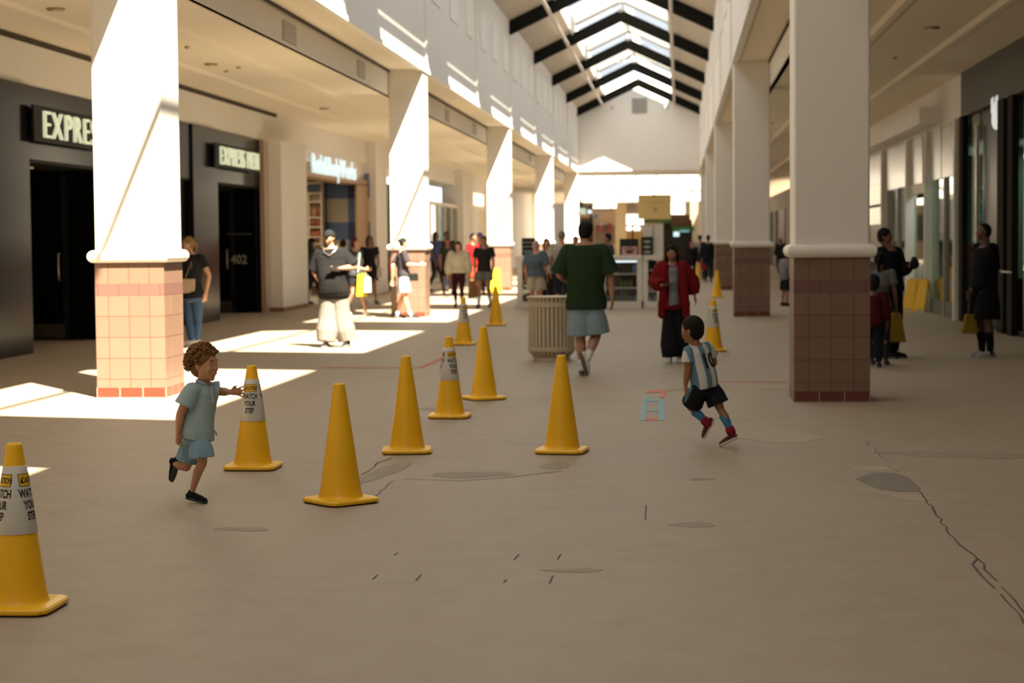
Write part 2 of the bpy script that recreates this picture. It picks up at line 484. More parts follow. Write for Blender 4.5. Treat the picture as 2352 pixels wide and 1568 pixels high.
# paler raised panels imitating patches of reflected daylight high on both walls, thin ribs at every half bay
pm = mat('daylight_patch_paint', (0.86, 0.83, 0.79), 0.5, var=0.02)
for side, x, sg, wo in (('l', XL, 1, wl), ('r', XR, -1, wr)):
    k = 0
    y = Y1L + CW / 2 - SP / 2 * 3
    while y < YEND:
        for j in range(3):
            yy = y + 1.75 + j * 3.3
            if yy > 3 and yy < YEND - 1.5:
                MB().box((x - 0.02 * sg, yy - 0.75, 6.65), (x + 0.03 * sg, yy + 0.75, 7.7)).build('daylight_patch_panel', pm, wo)
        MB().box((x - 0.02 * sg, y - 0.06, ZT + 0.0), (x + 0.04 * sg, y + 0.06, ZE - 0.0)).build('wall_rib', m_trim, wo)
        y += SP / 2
    MB().box((x - 0.1 * sg, YB, ZT - 0.05), (x + 0.025 * sg, YEND, ZT + 0.03)).build('edge_bead', m_trim, wo)
# end gable
zc = ZRIDGE
ew = MB().prism([(XL - CW, YEND, ZT + 0.02), (XR + CW, YEND, ZT + 0.02), (XR + CW, YEND, ZE - SLOPE * CW + 0.6), (XC, YEND, zc + 0.3), (XL - CW, YEND, ZE - SLOPE * CW + 0.6)], (0, 0.5, 0))
ewo = ew.build('wall_back', m_wall); struct(ewo)
v = thing('wall_vent', (XC + 0.05, YEND - 0.03, 8.0), 'square grey louvred vent high on the gable wall at the end of the hall', 'vent')
MB().box((XC - 0.34, YEND - 0.05, 8.05), (XC + 0.44, YEND - 0.002, 8.83)).build('vent_frame', m_grey, v)
for i in range(8):
    MB().box((XC - 0.30, YEND - 0.07, 8.1 + i * 0.09), (XC + 0.40, YEND - 0.04, 8.14 + i * 0.09)).build('vent_slat', m_grey, v)
for i, dx in enumerate((-1.35, 1.45)):
    p = thing('wall_spotlight', (XC + dx, YEND - 0.1, 8.35), 'small dark spotlight on the gable wall, %s of the square vent' % ('left' if i == 0 else 'right'), 'spotlight')
    MB().tube([(XC + dx, YEND, 8.35), (XC + dx, YEND - 0.12, 8.33)], 0.05).build('lamp_body', m_grey, p)
# arcade soffits and headers
def arcade(side, xin, sg, xs):
    xo = xin + sg * CW                    # outer face of the columns
    # lower arcade ceiling, header face above it
    b = MB().box((xo + sg * 0.02, YB, ZA), (xs + sg * 4, YFAR, ZA + 0.12))
    c = b.build('ceiling_' + side, m_ceil); struct(c)
    h = MB().box((xo + sg * 0.0, YB, ZA - 0.0), (xo + sg * 0.10, YEND + 0.5, ZT - 0.05)).build('trim_header_' + side, m_trim); struct(h)
    h2 = MB().box((xo - sg * 0.03, YB, ZT - 0.06), (xo + sg * 0.02, YEND + 0.5, ZT - 0.0)).build('trim_reveal_' + side, m_reveal); struct(h2)
    s = MB().box((xin + sg * 0.01, YB, ZT - 0.012), (xo - sg * 0.01, YEND + 0.5, ZT + 0.05)).build('ceiling_soffit_' + side, m_soff); struct(s)
    for n, xo2 in enumerate((1.08, 2.38)):
        t = MB(); X = xo + sg * xo2
        t.hexa([(X - 0.05, YB, ZA - 0.05), (X + 0.05, YB, ZA - 0.05), (X + 0.05, YFAR, ZA - 0.05), (X - 0.05, YFAR, ZA - 0.05),
                (X - 0.11, YB, ZA), (X + 0.11, YB, ZA), (X + 0.11, YFAR, ZA), (X - 0.11, YFAR, ZA)])
        struct(t.build('trim_ceiling_%s_%d' % (side, n + 1), m_ceil))
    return c
arcade('left', XL, -1, XSL); arcade('right', XR, 1, XSR)
# vents on the header faces
for i, (px, py, ww, hh) in enumerate([(664, 76, 0.42, 0.30), (829, 160, 0.42, 0.30), (1027, 266, 0.42, 0.30), (1090, 296, 0.42, 0.30), (1218, 362, 0.4, 0.3)]):
    p = at_x(px, py, XL - CW + 0.0)
    t = thing('air_grille', p, '%s grey air grille on the header above the left-hand walkway' % ['first', 'second', 'third', 'fourth', 'last'][i], 'vent', 'header grilles')
    x = XL - CW
    if i == 0: ww = 0.5
    MB().box((x, p[1] - ww, p[2] - hh / 2), (x + 0.012, p[1] + ww, p[2] + hh / 2)).build('grille_frame', m_grey, t)
    for j in range(6):
        MB().box((x + 0.01, p[1] - ww * 0.9, p[2] - hh / 2 + 0.03 + j * 0.045), (x + 0.02, p[1] + ww * 0.9, p[2] - hh / 2 + 0.045 + j * 0.045)).build('grille_slat', m_trim, t)
# recessed ceiling lamps / sprinklers
m_lampring = mat('lamp_ring_brass', (0.45, 0.33, 0.15), 0.4, metal=0.4)
for i, (px, py) in enumerate([(128, 19), (485, 146), (520, 162), (745, 248), (430, 106), (548, 153), (2055, 130), (2140, 62), (1775, 282)]):
    p = at_z(px, py, ZA)
    nm = 'ceiling_downlight' if i in (0, 1, 3, 7) else 'sprinkler_head'
    t = thing(nm, p, ['brass-rimmed downlight in the left ceiling, before the white column', 'round downlight in the left ceiling, just past the nearest white column', 'small ceiling sprinkler beside the round downlight', 'round downlight above the body-care shop front',
                      'small sprinkler near the ceiling ridge past the nearest left column', 'small sprinkler further in behind the round downlight', 'small dark sprinkler in the right ceiling', 'round downlight in the dim right ceiling', 'dark ceiling sprinkler seen between the two right columns'][i], 'ceiling lamp' if 'down' in nm else 'sprinkler')
    r = 0.11 if 'down' in nm else 0.04
    MB().lathe([(r, 0), (r * 1.1, -0.012), (r * 0.9, -0.03), (r * 0.5, -0.03)], p, 20).build('rim', m_lampring, t, smooth=True)
    MB().lathe([(r * 0.5, -0.025), (r * 0.45, -0.05)], p, 12).build('bulb' if 'down' in nm else 'nozzle', m_trim, t)

# roof: two slopes with a strip of skylights along the ridge
SKW = 1.74
def rz(dx): return ZRIDGE - SLOPE * abs(dx)
for sg, nm in ((-1, 'ceiling_roof_left'), (1, 'ceiling_roof_right')):
    b = MB()
    a, c = XC + sg * SKW, XC + sg * (HALF + 1.2)
    z0, z1 = rz(SKW), rz(HALF + 1.2)
    b.prism([(a, YB, z0 + 0.02), (c, YB, z1 + 0.02), (c, YB, z1 + 0.2), (a, YB, z0 + 0.2)], (0, YEND + 0.5 - YB, 0))
    struct(b.build(nm, m_roof))
Yf = Y1L + CW / 2 - SP * 2
b = MB().prism([(XC - SKW - 0.05, YB, rz(SKW)), (XC, YB, ZRIDGE), (XC + SKW + 0.05, YB, rz(SKW)), (XC + SKW + 0.05, YB, rz(SKW) + 0.25), (XC, YB, ZRIDGE + 0.25), (XC - SKW - 0.05, YB, rz(SKW) + 0.25)], (0, Yf - YB, 0))
struct(b.build('ceiling_roof_rear', m_roof))
b = MB().box((-16, YB - 0.3, 0), (12, YB, 11)).build('wall_front', m_wall); struct(b)
m_transl = translucent('milky_skylight_panel', (0.66, 0.66, 0.64), 0.55)
m_frame = mat('skylight_frame_white', (0.7, 0.68, 0.64), 0.5)
ys = Y1L + CW / 2
raf = [ys + (k - 4) * SP / 2 for k in range(0, 13)]
raf = [y for y in raf if y > YB + 0.5 and y < YEND - 0.15] + [YEND - 0.6]
raf = sorted(set(round(y, 3) for y in raf)); raf = [y for i, y in enumerate(raf) if i == len(raf) - 1 or raf[i + 1] - y > 2]
m_pipe = mat('grey_conduit', (0.55, 0.50, 0.44), 0.5)
nm_ord = ['first', 'second', 'third', 'fourth', 'fifth', 'sixth', 'seventh', 'eighth', 'ninth', 'tenth', 'eleventh', 'twelfth', 'thirteenth', 'fourteenth']
for i, y in enumerate(raf[::-1]):
    t = thing('roof_beam', (XC, y, ZRIDGE), 'black steel rafter under the skylight, %s counted from the gable wall' % nm_ord[i], 'roof beam', 'black roof rafters')
    for sg in (-1, 1):
        e = HALF
        b = MB().hexa([(XC, y - 0.11, ZRIDGE - 0.42), (XC, y + 0.11, ZRIDGE - 0.42), (XC + sg * e, y + 0.11, rz(e) - 0.42), (XC + sg * e, y - 0.11, rz(e) - 0.42),
                       (XC, y - 0.11, ZRIDGE), (XC, y + 0.11, ZRIDGE), (XC + sg * e, y + 0.11, rz(e)), (XC + sg * e, y - 0.11, rz(e))])
        b.build('rafter', m_black, t)
    MB().box((XC - 0.07, y - 0.14, ZRIDGE - 0.1), (XC + 0.07, y - 0.10, ZRIDGE + 0.02)).build('ridge_plate', m_grey, t)
edges = raf + []
nsk = 0
for a, c in zip(edges[:-1], edges[1:]):
    nsk += 1
    L = c - a
    t = MB()
    # milky panel near the rafter, clear glass in the middle, milky strip at the far end
    o = bpy.data.objects.new('window_%d' % nsk, None); COL.objects.link(o); o['_o'] = [XC, a, ZRIDGE]; o.location = (XC, a, ZRIDGE); struct(o)
    up = 0.50
    g0 = a + 1.25
    for (y0, y1, m, nm) in ((a, g0, m_transl, 'milky_panel'), (g0, a + 7.7 * L / 9.885, m_glass, 'glass_pane'), (a + 7.7 * L / 9.885, c, m_transl, 'milky_panel')):
        for sg in (-1, 1):
            b = MB()
            if nm == 'glass_pane':
                b.add([(XC, y0, ZRIDGE + up), (XC, y1, ZRIDGE + up), (XC + sg * SKW, y1, rz(SKW) + up), (XC + sg * SKW, y0, rz(SKW) + up)], [(0, 1, 2, 3)])
            else:
                b.prism([(XC, y0, ZRIDGE + up), (XC + sg * SKW, y0, rz(SKW) + up), (XC + sg * SKW, y0, rz(SKW) + up + 0.02), (XC, y0, ZRIDGE + up + 0.02)], (0, y1 - y0, 0))
            b.build(nm, m, o)
    MB().tube([(XC, a + 0.1, ZRIDGE + up - 0.02), (XC, c - 0.1, ZRIDGE + up - 0.02)], 0.05, 8).build('ridge_bar', m_frame, o)
    for sg in (-1, 1):
        MB().box((XC + sg * (SKW - 0.03), a, rz(SKW) - 0.06), (XC + sg * (SKW + 0.03), c, rz(SKW) + up + 0.05)).build('curb', m_frame, o)
        for yy in (g0, a + 7.7 * L / 9.885):
            b = MB().hexa([(XC, yy - 0.03, ZRIDGE + up - 0.10), (XC, yy + 0.03, ZRIDGE + up - 0.10), (XC + sg * SKW, yy + 0.03, rz(SKW) + up - 0.10), (XC + sg * SKW, yy - 0.03, rz(SKW) + up - 0.10),
                           (XC, yy - 0.03, ZRIDGE + up - 0.01), (XC, yy + 0.03, ZRIDGE + up - 0.01), (XC + sg * SKW, yy + 0.03, rz(SKW) + up - 0.01), (XC + sg * SKW, yy - 0.03, rz(SKW) + up - 0.01)])
            b.build('sash', m_grey, o)
for i, sg in enumerate((-1, 1)):
    x = XC + sg * 1.84; z = rz(1.84) - 0.47
    o = MB().tube([(x, YB, z), (x, YEND, z)], 0.055, 10).build('conduit', m_pipe, smooth=True)
    tag(o, 'pale pipe under the roof rafters along the %s edge of the skylight' % ('left' if sg < 0 else 'right'), 'pipe')
for i, y in enumerate((raf[-2] - 5.5, raf[-4] - 6.5)):
    t = thing('light_fitting', (XC, y, 9.1), 'thin rectangular loop frame hanging under the skylight, %s the gable wall' % ('closer to' if i == 0 else 'farther from'), 'light fitting')
    z = ZRIDGE - 0.52
    MB().tube([(XC - 0.85, y, z), (XC + 0.85, y, z), (XC + 0.85, y, z - 0.14), (XC - 0.85, y, z - 0.14), (XC - 0.85, y, z)], 0.02, 6).build('loop', m_grey, t)
    for dx in (-0.3, 0.3): MB().tube([(XC + dx, y, z), (XC + dx * 0.5, y, ZRIDGE + 0.08)], 0.01, 6).build('hanger', m_grey, t)

# ------------------------------------------------------------------ columns
TL = 0.2135
m_tile = tile_mat('pink_tile', (0.200, 0.120, 0.084), (0.218, 0.131, 0.092), (0.12, 0.055, 0.035), TL, TL, 0.004, -0.137, 0.0)
m_band = tile_mat('mauve_band_tile', (0.165, 0.080, 0.066), (0.18, 0.09, 0.073), (0.11, 0.055, 0.04), TL, 0.5, 0.004, -0.03)
m_skirt = tile_mat('brick_red_skirting', (0.13, 0.034, 0.018), (0.15, 0.042, 0.022), (0.30, 0.23, 0.18), 0.239, 0.5, 0.006, 0.0)
m_col = mat('white_column_paint', (0.80, 0.76, 0.69), 0.6, var=0.015, scale=1.5)
def column(x0, y0, i, side):
    x1, y1 = x0 + CW, y0 + CW
    o = thing('pillar', ((x0 + x1) / 2, (y0 + y1) / 2, 0), '%s white pillar with pink tiled base in the %s row, counted from the front' % (nm_ord[i].capitalize(), side), 'pillar', 'pillars of the %s row' % side)
    def uvf(X, Y, Z, n):
        return ((X - x0) if abs(n[1]) > 0.5 else (Y - y0), Z)
    def ring(z0, z1, nm, m, g=0.0):
        MB().box((x0 - g, y0 - g, z0), (x1 + g, y1 + g, z1)).build(nm, m, o, uv=uvf)
    ring(0.0, 0.105, 'skirting', m_skirt, 0.004)
    # rows: cut tile, four courses, band, top course
    tb = MB().box((x0, y0, 0.105), (x1, y1, 0.19 + 4 * TL))
    tb.build('tiled_base', m_tile, o, uv=lambda X, Y, Z, n: (((X - x0) if abs(n[1]) > 0.5 else (Y - y0)), Z - 0.19 + TL))
    ring(0.19 + 4 * TL, 0.19 + 4 * TL + 0.112, 'tile_band', m_band, 0.001)
    zt = 0.19 + 4 * TL + 0.112
    MB().box((x0, y0, zt), (x1, y1, ZC + 0.02)).build('tiled_top_course', m_tile, o, uv=lambda X, Y, Z, n: (((X - x0) if abs(n[1]) > 0.5 else (Y - y0)), Z - zt))
    R = []
    for j in range(11):
        a = -PI / 2 + PI * j / 10
        g = 0.01 + 0.05 * math.cos(a); z = ZC + 0.062 + 0.062 * math.sin(a)
        R.append([(x0 - g, y0 - g, z), (x1 + g, y0 - g, z), (x1 + g, y1 + g, z), (x0 - g, y1 + g, z)])
    mb = MB().rings(R)
    ob = mb.build('collar_moulding', m_col, o)
    MB().box((x0 + 0.003, y0 + 0.003, ZC + 0.1), (x1 - 0.003, y1 - 0.003, ZT)).build('shaft', m_col, o, bevel=0.02)
for i in range(5):
    yl = Y1L + i * SP; yr = Y1R + i * SP
    if i == 4: yl = YEND + 0.5 - CW; yr = yl
    column(XL - CW, yl, i, 'left'); column(XR, yr, i, 'right')
# ------------------------------------------------------------------ shop fronts, left
def YL(px, py=560): return at_x(px, py, XSL)[1]
def YR(px, py=560): return at_x(px, py, XSR)[1]
m_darkin = mat('dark_shop_interior', (0.02, 0.02, 0.018), 0.9)
m_lit = mat('lit_letter_green_white', (0.62, 0.66, 0.46), 0.5, emit=0.75)
m_lit2 = mat('lit_letter_cool_white', (0.62, 0.80, 0.86), 0.5, emit=0.8)
def lwall(name, y0, y1, z0, z1, x0=XSL, x1=XSL - 0.5, m=m_wall, n=None):
    o = MB().box((x0, y0, z0), (x1, y1, z1)).build(name, m); struct(o); return o
yE0, yE1 = YL(62), YL(437)      # first dark entrance
yM0, yM1 = YL(473), YL(598)
yP0, yP1 = YL(603), YL(668)
yB0, yB1 = YL(672), YL(843)
# bulkhead above the dark shops, dark reveal on top
bk = MB().box((XSL + 0.02, YB, 3.86), (XSL - 1.2, YL(640), ZA - 0.10)).build('wall_left_bulkhead', m_wall); struct(bk)
rv = MB().box((XSL + 0.0, YB, ZA - 0.10), (XSL - 0.9, YL(640), ZA)).build('trim_left_reveal', m_reveal); struct(rv)
rest = MB().box((XSL - 0.02, YL(640), 3.9), (XSL - 1.2, YFAR, ZA)).build('wall_left_fascia', m_wall); struct(rest)
back = MB().box((XSL - 3.5, YB, 0), (XSL - 3.8, YL(668), 4.2)).build('wall_left_back', m_darkin); struct(back)

# black granite front of the clothing shop
t = thing('storefront', (XSL, (yE0 + yM1) / 2, 0), 'polished black granite shop front with dark glass doors, behind the nearest left pillar', 'shop front')
for a, c in ((YL(-160), YL(60)), (YL(437), YL(494)), (yM1 - 0.02, yP0 - 0.04)):
    w_ = 0.0
    MB().box((XSL + 0.08, a, 0), (XSL - 0.6, c, 3.85)).build('granite_pier', m_granite, t, bevel=0.01)
m_rosy = mat('rosy_polished_strip', (0.45, 0.33, 0.27), 0.15)
MB().box((XSL + 0.16, yP0 - 0.45, 0.0), (XSL + 0.06, yP0 - 0.03, 3.85)).build('polished_strip', m_rosy, t)
for a, c, nm in ((YL(60), YL(437), 0), (YL(494), yM1, 1)):
    MB().box((XSL + 0.04, a, 2.80), (XSL - 1.0, c, 3.85)).build('granite_lintel', m_granite, t)
    # alcove: black back wall, doors facing down the hall
    yd = at_z(100, 781, 0)[1] if nm == 0 else at_z(545, 718, 0)[1]
    MB().box((XSL - 1.35, a, 0.0), (XSL - 1.42, c, 2.8)).build('alcove_wall', m_blackbox, t)
    MB().box((XSL - 1.4, a, 2.76), (XSL - 0.0, c, 2.80)).build('alcove_ceiling', m_blackbox, t)
    if nm == 0: MB().box((XSL - 0.03, yd + 0.1, 0.0), (XSL - 0.08, c, 2.8)).build('dark_glazing', m_blackglass, t)
    X = lambda q: at_y(q, 700, yd)[0]
    pan = ((61, 153), (153, 226)) if nm == 0 else ((497, 536), (536, 599))
    mdf = mat('dark_door_frame', (0.012, 0.012, 0.010), 0.4, spec=0.2)
    for k, (q0, q1) in enumerate(pan):
        x0, x1 = X(q0), min(X(q1), XSL - 0.02)
        dd = MB().box((x0 + 0.01, yd, 0.02), (x1 - 0.01, yd + 0.05, 2.74)).build('door', m_blackglass, t)
        for (u0, u1) in ((x0, x0 + 0.05), (x1 - 0.05, x1)): MB().box((u0, yd - 0.02, 0.02), (u1, yd, 2.74)).build('door_stile', mdf, dd)
        if k == 0:
            MB().box((x0 + 0.03, yd - 0.03, 0.03), (x1 - 0.03, yd - 0.001, 0.27)).build('kick_plate', mat('dull_kick_plate', (0.055, 0.05, 0.035), 0.4), dd)
            hx = X(139) if nm == 0 else X(525)
            MB().tube([(hx, yd - 0.01, 0.98), (hx, yd - 0.07, 1.0), (hx, yd - 0.07, 1.40), (hx, yd - 0.01, 1.42)], 0.018, 8).build('handle', m_metal, dd, smooth=True)
    if nm == 1:
        p = at_y(549, 605, yd - 0.03)
        mb = MB(); text_on(mb, '402', lambda u, v: (u, yd - 0.03, v), 0.19, bold=0.02, sx=0.9, cx=p[0], cy=p[2])
        mb.build('door_number', mat('frosted_letters', (0.30, 0.30, 0.28), 0.5), t)
        p, q = at_y(520, 539, yd - 0.03), at_y(577, 536, yd - 0.03)
        MB().box((p[0], yd - 0.035, p[2]), (q[0], yd - 0.03, q[2])).build('faint_line', mat('faint_line', (0.10, 0.10, 0.09), 0.5), t)
MB().box((XSL - 0.3, YL(70), 2.72), (XSL - 0.35, YL(76), 2.76)).build('door_closer', mat('brass', (0.5, 0.33, 0.08), 0.3, metal=0.8), t)
MB().box((XSL - 0.3, YL(103), 2.70), (XSL - 0.35, YL(126), 2.73)).build('door_closer', mat('brass', (0.5, 0.33, 0.08), 0.3, metal=0.8), t)
def sign(label, body, x, pxa, pya, pxb, hgt, mt, sx=1.0, bold=-0.012, box=None, ends=None):
    a = at_x(pxa, pya, x); c = at_x(pxb, pya, x)
    V, _ = text_polys(body, bold, 1.0, 'LEFT')
    w = max(v[0] for v in V) * hgt
    s = (c[1] - a[1]) / w if pxb else sx
    o = thing('shop_sign', (x, (a[1] + c[1]) / 2, a[2]), label, 'sign')
    if box: MB().box((x - 0.04, a[1] - 0.3, a[2] - hgt * 0.15), (x + 0.0, c[1] + 0.15, a[2] + hgt * 1.15)).build('sign_box', m_blackbox, o)
    else: MB().box((XSL - 0.019, a[1], a[2] + hgt * 0.3), (x + 0.004, c[1], a[2] + hgt * 0.55)).build('sign_rail', m_trim, o)
    # one letter after another, so that each is a part of the sign
    Vf = lambda s_: max(v[0] for v in text_polys(s_, bold, 1.0, 'LEFT')[0])
    for i, ch in enumerate(body):
        if ch == ' ': continue
        pre = body[:i] + ch
        full = Vf(pre); own = Vf(ch)
        mb = MB(); text_on(mb, ch, lambda u, v: (x + 0.05, u, v), hgt, bold, sx=s * 0.86, cx=a[1] + (full - own) * hgt * s, cy=a[2], align='LEFT', depth=(-0.045, 0, 0))
        mb.build('letter', mt, o)
    return o
sign('large pale shop lettering on black granite, cut off by the nearest left pillar', 'EXPRESS', XSL + 0.18, 95, 316, 236, 0.40, m_lit, box=True)
sign('pale two-word shop lettering on black granite above the 402 door', 'EXPRESS MEN', XSL + 0.18, 503, 377, 592, 0.37, m_lit, box=True)
# pier between the shops
pr = thing('wall_pier', (XSL, (yP0 + yP1) / 2, 0), 'cream storefront pier between the black 402 door and the body-care shop', 'pier')
MB().box((XSL + 0.45, yP0, 0.1), (XSL - 1.2, yP1 - 0.2, 3.86)).build('shaft', m_wall, pr)
MB().box((XSL + 0.46, yP0 - 0.01, 0.0), (XSL - 0.3, yP1 - 0.19, 0.10)).build('skirting', mat('brown_skirting', (0.22, 0.12, 0.06), 0.6), pr)
MB().tube([(XSL + 0.1, yP1 - 0.12, 0.0), (XSL + 0.1, yP1 - 0.12, 3.86)], 0.06, 8).build('corner_bead', m_trim, pr)
MB().tube([(XSL + 0.1, yP1 - 0.25, 1.45), (XSL + 0.1, yP1 + 0.05, 1.45)], 0.09, 8).build('collar_moulding', m_trim, pr)
# body-care shop
t = thing('storefront', (XSL, (yB0 + yB1) / 2, 0), 'oak framed shop front of the body-care shop with blue checked walls inside', 'shop front')
MB().box((XSL + 0.08, yB0 - 0.3, 3.22), (XSL - 0.4, yB1 + 0.2, 3.40)).build('oak_head', m_wood, t)
MB().box((XSL + 0.08, yB0 - 0.3, 0.0), (XSL - 0.4, yB0, 3.25)).build('oak_jamb', m_wood, t)
MB().box((XSL + 0.08, yB1 - 2.1, 0.0), (XSL + 0.02, yB1 + 0.2, 3.25)).build('oak_jamb', m_wood, t)
MB().box((XSL - 0.02, yB0 - 0.4, 3.38), (XSL - 0.5, yB1 + 0.4, 3.9)).build('white_fascia', mat('glossy_white_fascia', (0.72, 0.66, 0.62), 0.2), t)
m_bl, m_bl2, m_cr = mat('plaid_blue', (0.13, 0.19, 0.32), 0.6), mat('plaid_dark_blue', (0.035, 0.05, 0.10), 0.6), mat('plaid_cream', (0.62, 0.52, 0.36), 0.6)
YI = 56.0
pl = MB(); xs0 = XSL - 3.4
cols_ = [xs0 + 0.32 * i for i in range(12)]
for r in range(5):
    z0 = [0, 1.0, 1.62, 2.15, 2.85, 3.6][r]; z1 = [0, 1.0, 1.62, 2.15, 2.85, 3.6][r + 1]
    for ci in range(11):
        mi = [0, 2, 0, 2, 0][r] if ci % 3 else [1, 0, 1, 0, 1][r]
        pl.box((cols_[ci], YI, z0), (cols_[ci + 1], YI + 0.1, z1), mi)
pl.build('plaid_wall', [m_bl, m_bl2, m_cr], t)
MB().box((XSL - 3.4, yP1, 0), (XSL - 3.5, YI, 3.6)).build('side_wall', m_bl, t)
MB().box((XSL - 0.4, yP1, 3.45), (XSL - 3.5, YI, 3.6)).build('shop_ceiling', m_trim, t)
cb = MB()
for k in range(9): cb.box((XSL - 0.35, yB0 + 0.1, 0.2 + k * 0.35), (XSL - 0.1, yB0 + 0.5, 0.2 + k * 0.35 + 0.34), k % 3)
cb.build('checked_column', [mat('pale_blue_check', (0.42, 0.46, 0.55), 0.5), m_bl2, m_bl], t)
sh = thing('display_shelf', (XSL - 2.1, YI - 0.6, 0), 'cream wooden wall shelving stocked with red and amber bottles inside the body-care shop', 'shelf')
sx0, sx1 = at_y(681, 500, YI - 0.8)[0], at_y(739, 500, YI - 0.8)[0]
ys_ = [at_y(700, q, YI - 0.8)[2] for q in (560, 545, 522, 500, 464, 444, 421)]
for z in ys_ + [0.3, 0.7, 1.1]: MB().box((sx0, YI - 0.85, z - 0.02), (sx1, YI - 0.45, z + 0.025)).build('shelf_board', m_cream, sh)
for x in (sx0, (sx0 + sx1) / 2, sx1): MB().box((x - 0.025, YI - 0.86, 0), (x + 0.025, YI - 0.45, ys_[-1])).build('upright', m_cream, sh)
MB().box((sx0, YI - 0.44, 0), (sx1, YI - 0.40, ys_[-1] + 0.6)).build('back_panel', m_cream, sh)
MB().box((sx0, YI - 0.88, ys_[-2] + 0.05), (sx1, YI - 0.84, ys_[-1] - 0.05)).build('dark_header', mat('slate_header', (0.06, 0.08, 0.09), 0.6), sh)
bcol = [mat('red_bottle', (0.42, 0.02, 0.02), 0.3), mat('amber_bottle', (0.45, 0.14, 0.04), 0.3), mat('brown_bottle', (0.22, 0.06, 0.03), 0.3), mat('cream_bottle', (0.6, 0.4, 0.25), 0.3)]
k = 0; rnd = random.Random(5)
for r, z in enumerate((ys_[0], ys_[1], ys_[2], ys_[3])):
    for j in range(12):
        x = sx0 + 0.08 + (sx1 - sx0 - 0.12) * j / 11.5
        if abs(x - (sx0 + sx1) / 2) < 0.04: continue
        hh = (0.30 if r > 1 else 0.2) * rnd.uniform(0.85, 1.05)
        mm = bcol[0] if (r == 2 and j < 6) else bcol[rnd.choice([1, 2, 3])]
        o = MB().lathe([(0.0, 0.0), (0.045, 0.0), (0.047, hh * 0.7), (0.02, hh * 0.8), (0.02, hh)], (x, YI - 0.72, z + 0.026), 8).build('bottle', mm, smooth=True)
        tag(o, ('red' if mm is bcol[0] else 'amber' if mm is bcol[1] else 'brown' if mm is bcol[2] else 'cream') + ' bottle on the %s shelf inside the body-care shop' % ['lowest stocked', 'second', 'third', 'top stocked'][r], 'bottle', 'bottles on the shop shelves')
sign('glowing cool white shop lettering above the oak framed entrance', 'Bath&BodyWorks', XSL + 0.14, 714, 396, 815, 0.50, m_lit2, bold=-0.005)
# pilasters further on
def pil(px0, px1, z1, prot, lab, m=m_wall, x0=XSL):
    a, c = YL(px0), YL(px1)
    o = thing('wall_pier', (x0, (a + c) / 2, 0), lab, 'pier')
    MB().box((x0 + prot, a, 0.1), (x0 - 0.6, c, z1)).build('shaft', m, o)
    MB().box((x0 + prot + 0.01, a - 0.01, 0), (x0 - 0.5, c + 0.01, 0.1)).build('skirting', m_trim, o)
    return o
pil(846, 872, ZA, 0.25, 'cream pier just right of the body-care shop, behind the woman in the black dress')
pil(872, 884, ZA, 0.05, 'narrow cream pier beside the dark slit left of the second left pillar')
lwall('wall_left_dark_slit', YL(884), YL(895), 0, 3.9, XSL - 0.15, XSL - 0.5, m_darkin)
# glazed shop after the second pillar
def glass_front(label, a, c, x, sg, ztop, n, m_fr, m_gl, z0=0.15):
    t = thing('storefront', (x, (a + c) / 2, 0), label, 'shop front')
    for k in range(n + 1):
        y = a + (c - a) * k / n
        MB().box((x, y - 0.06, 0), (x - sg * 0.1, y + 0.06, ztop)).build('mullion', m_fr, t)
    MB().box((x, a, ztop - 0.08), (x - sg * 0.1, c, ztop + 0.06)).build('head_rail', m_fr, t)
    MB().box((x, a, 0), (x - sg * 0.1, c, z0)).build('sill', m_fr, t)
    for k in range(n):
        y0 = a + (c - a) * k / n + 0.06; y1 = a + (c - a) * (k + 1) / n - 0.06
        MB().box((x - sg * 0.04, y0, z0), (x - sg * 0.05, y1, ztop - 0.08)).build('glass_pane', m_gl, t)
    return t
m_curt = mat('cream_curtain', (0.75, 0.70, 0.55), 0.8)
m_green = mat('plant_green', (0.05, 0.08, 0.03), 0.8)
g1 = glass_front('glazed shop front with pale mullions between the second and third left pillars', YL(985), YL(1048), XSL, 1 * -1, 3.0, 4, m_trim, m_shopglass)
MB().box((XSL - 2.5, YL(970), 0), (XSL - 2.6, YL(1065), 3.9)).build('back_wall', mat('sage_wall', (0.22, 0.24, 0.17), 0.8), g1)
for k, (pa, pb) in enumerate(((986, 1000),)):
    MB().box((XSL - 0.3, YL(pa), 0.1), (XSL - 0.35, YL(pb), 2.9)).build('curtain', m_curt, g1)
for k in range(4):
    y = YL(1003 + k * 12); rnd = random.Random(k)
    mb = MB()
    for q in range(14): mb.ell((XSL - 1.2 + rnd.uniform(-.3, .3), y + rnd.uniform(-.55, .55), 1.5 + rnd.uniform(-.4, .9)), (0.16, 0.22, 0.2), n=7, m=5)
    o = mb.build('potted_plant', m_green, smooth=True)
    MB().lathe([(0.18, 0), (0.25, 0.6), (0.24, 0.6)], (XSL - 1.2, y, 0), 12).build('pot', m_trim, o)
    MB().tube([(XSL - 1.2, y, 0.5), (XSL - 1.2, y, 1.6)], 0.04, 6).build('stem', m_green, o)
    tag(o, 'dark leafy plant behind the green shop glass, %s from the left' % nm_ord[k], 'plant', 'plants behind the glass')
pil(1048, 1066, ZA, 0.3, 'grey-cream pier right of the green glazed shop, behind the cream sweater woman')
m_pb = mat('pale_blue_panel', (0.45, 0.52, 0.56), 0.5)
t = thing('storefront', (XSL, YL(1090), 0), 'shop front with pale blue striped door panels left of the third left pillar', 'shop front')
for a_, c_, mm in ((1068, 1076, m_pb), (1076, 1082, mat('dark_gap', (0.05, 0.08, 0.08), 0.6)), (1082, 1090, m_pb), (1090, 1104, m_wall), (1104, 1116, m_curt)):
    MB().box((XSL - 0.1, YL(a_), 0), (XSL - 0.2, YL(c_), 3.0)).build('door_panel', mm, t)
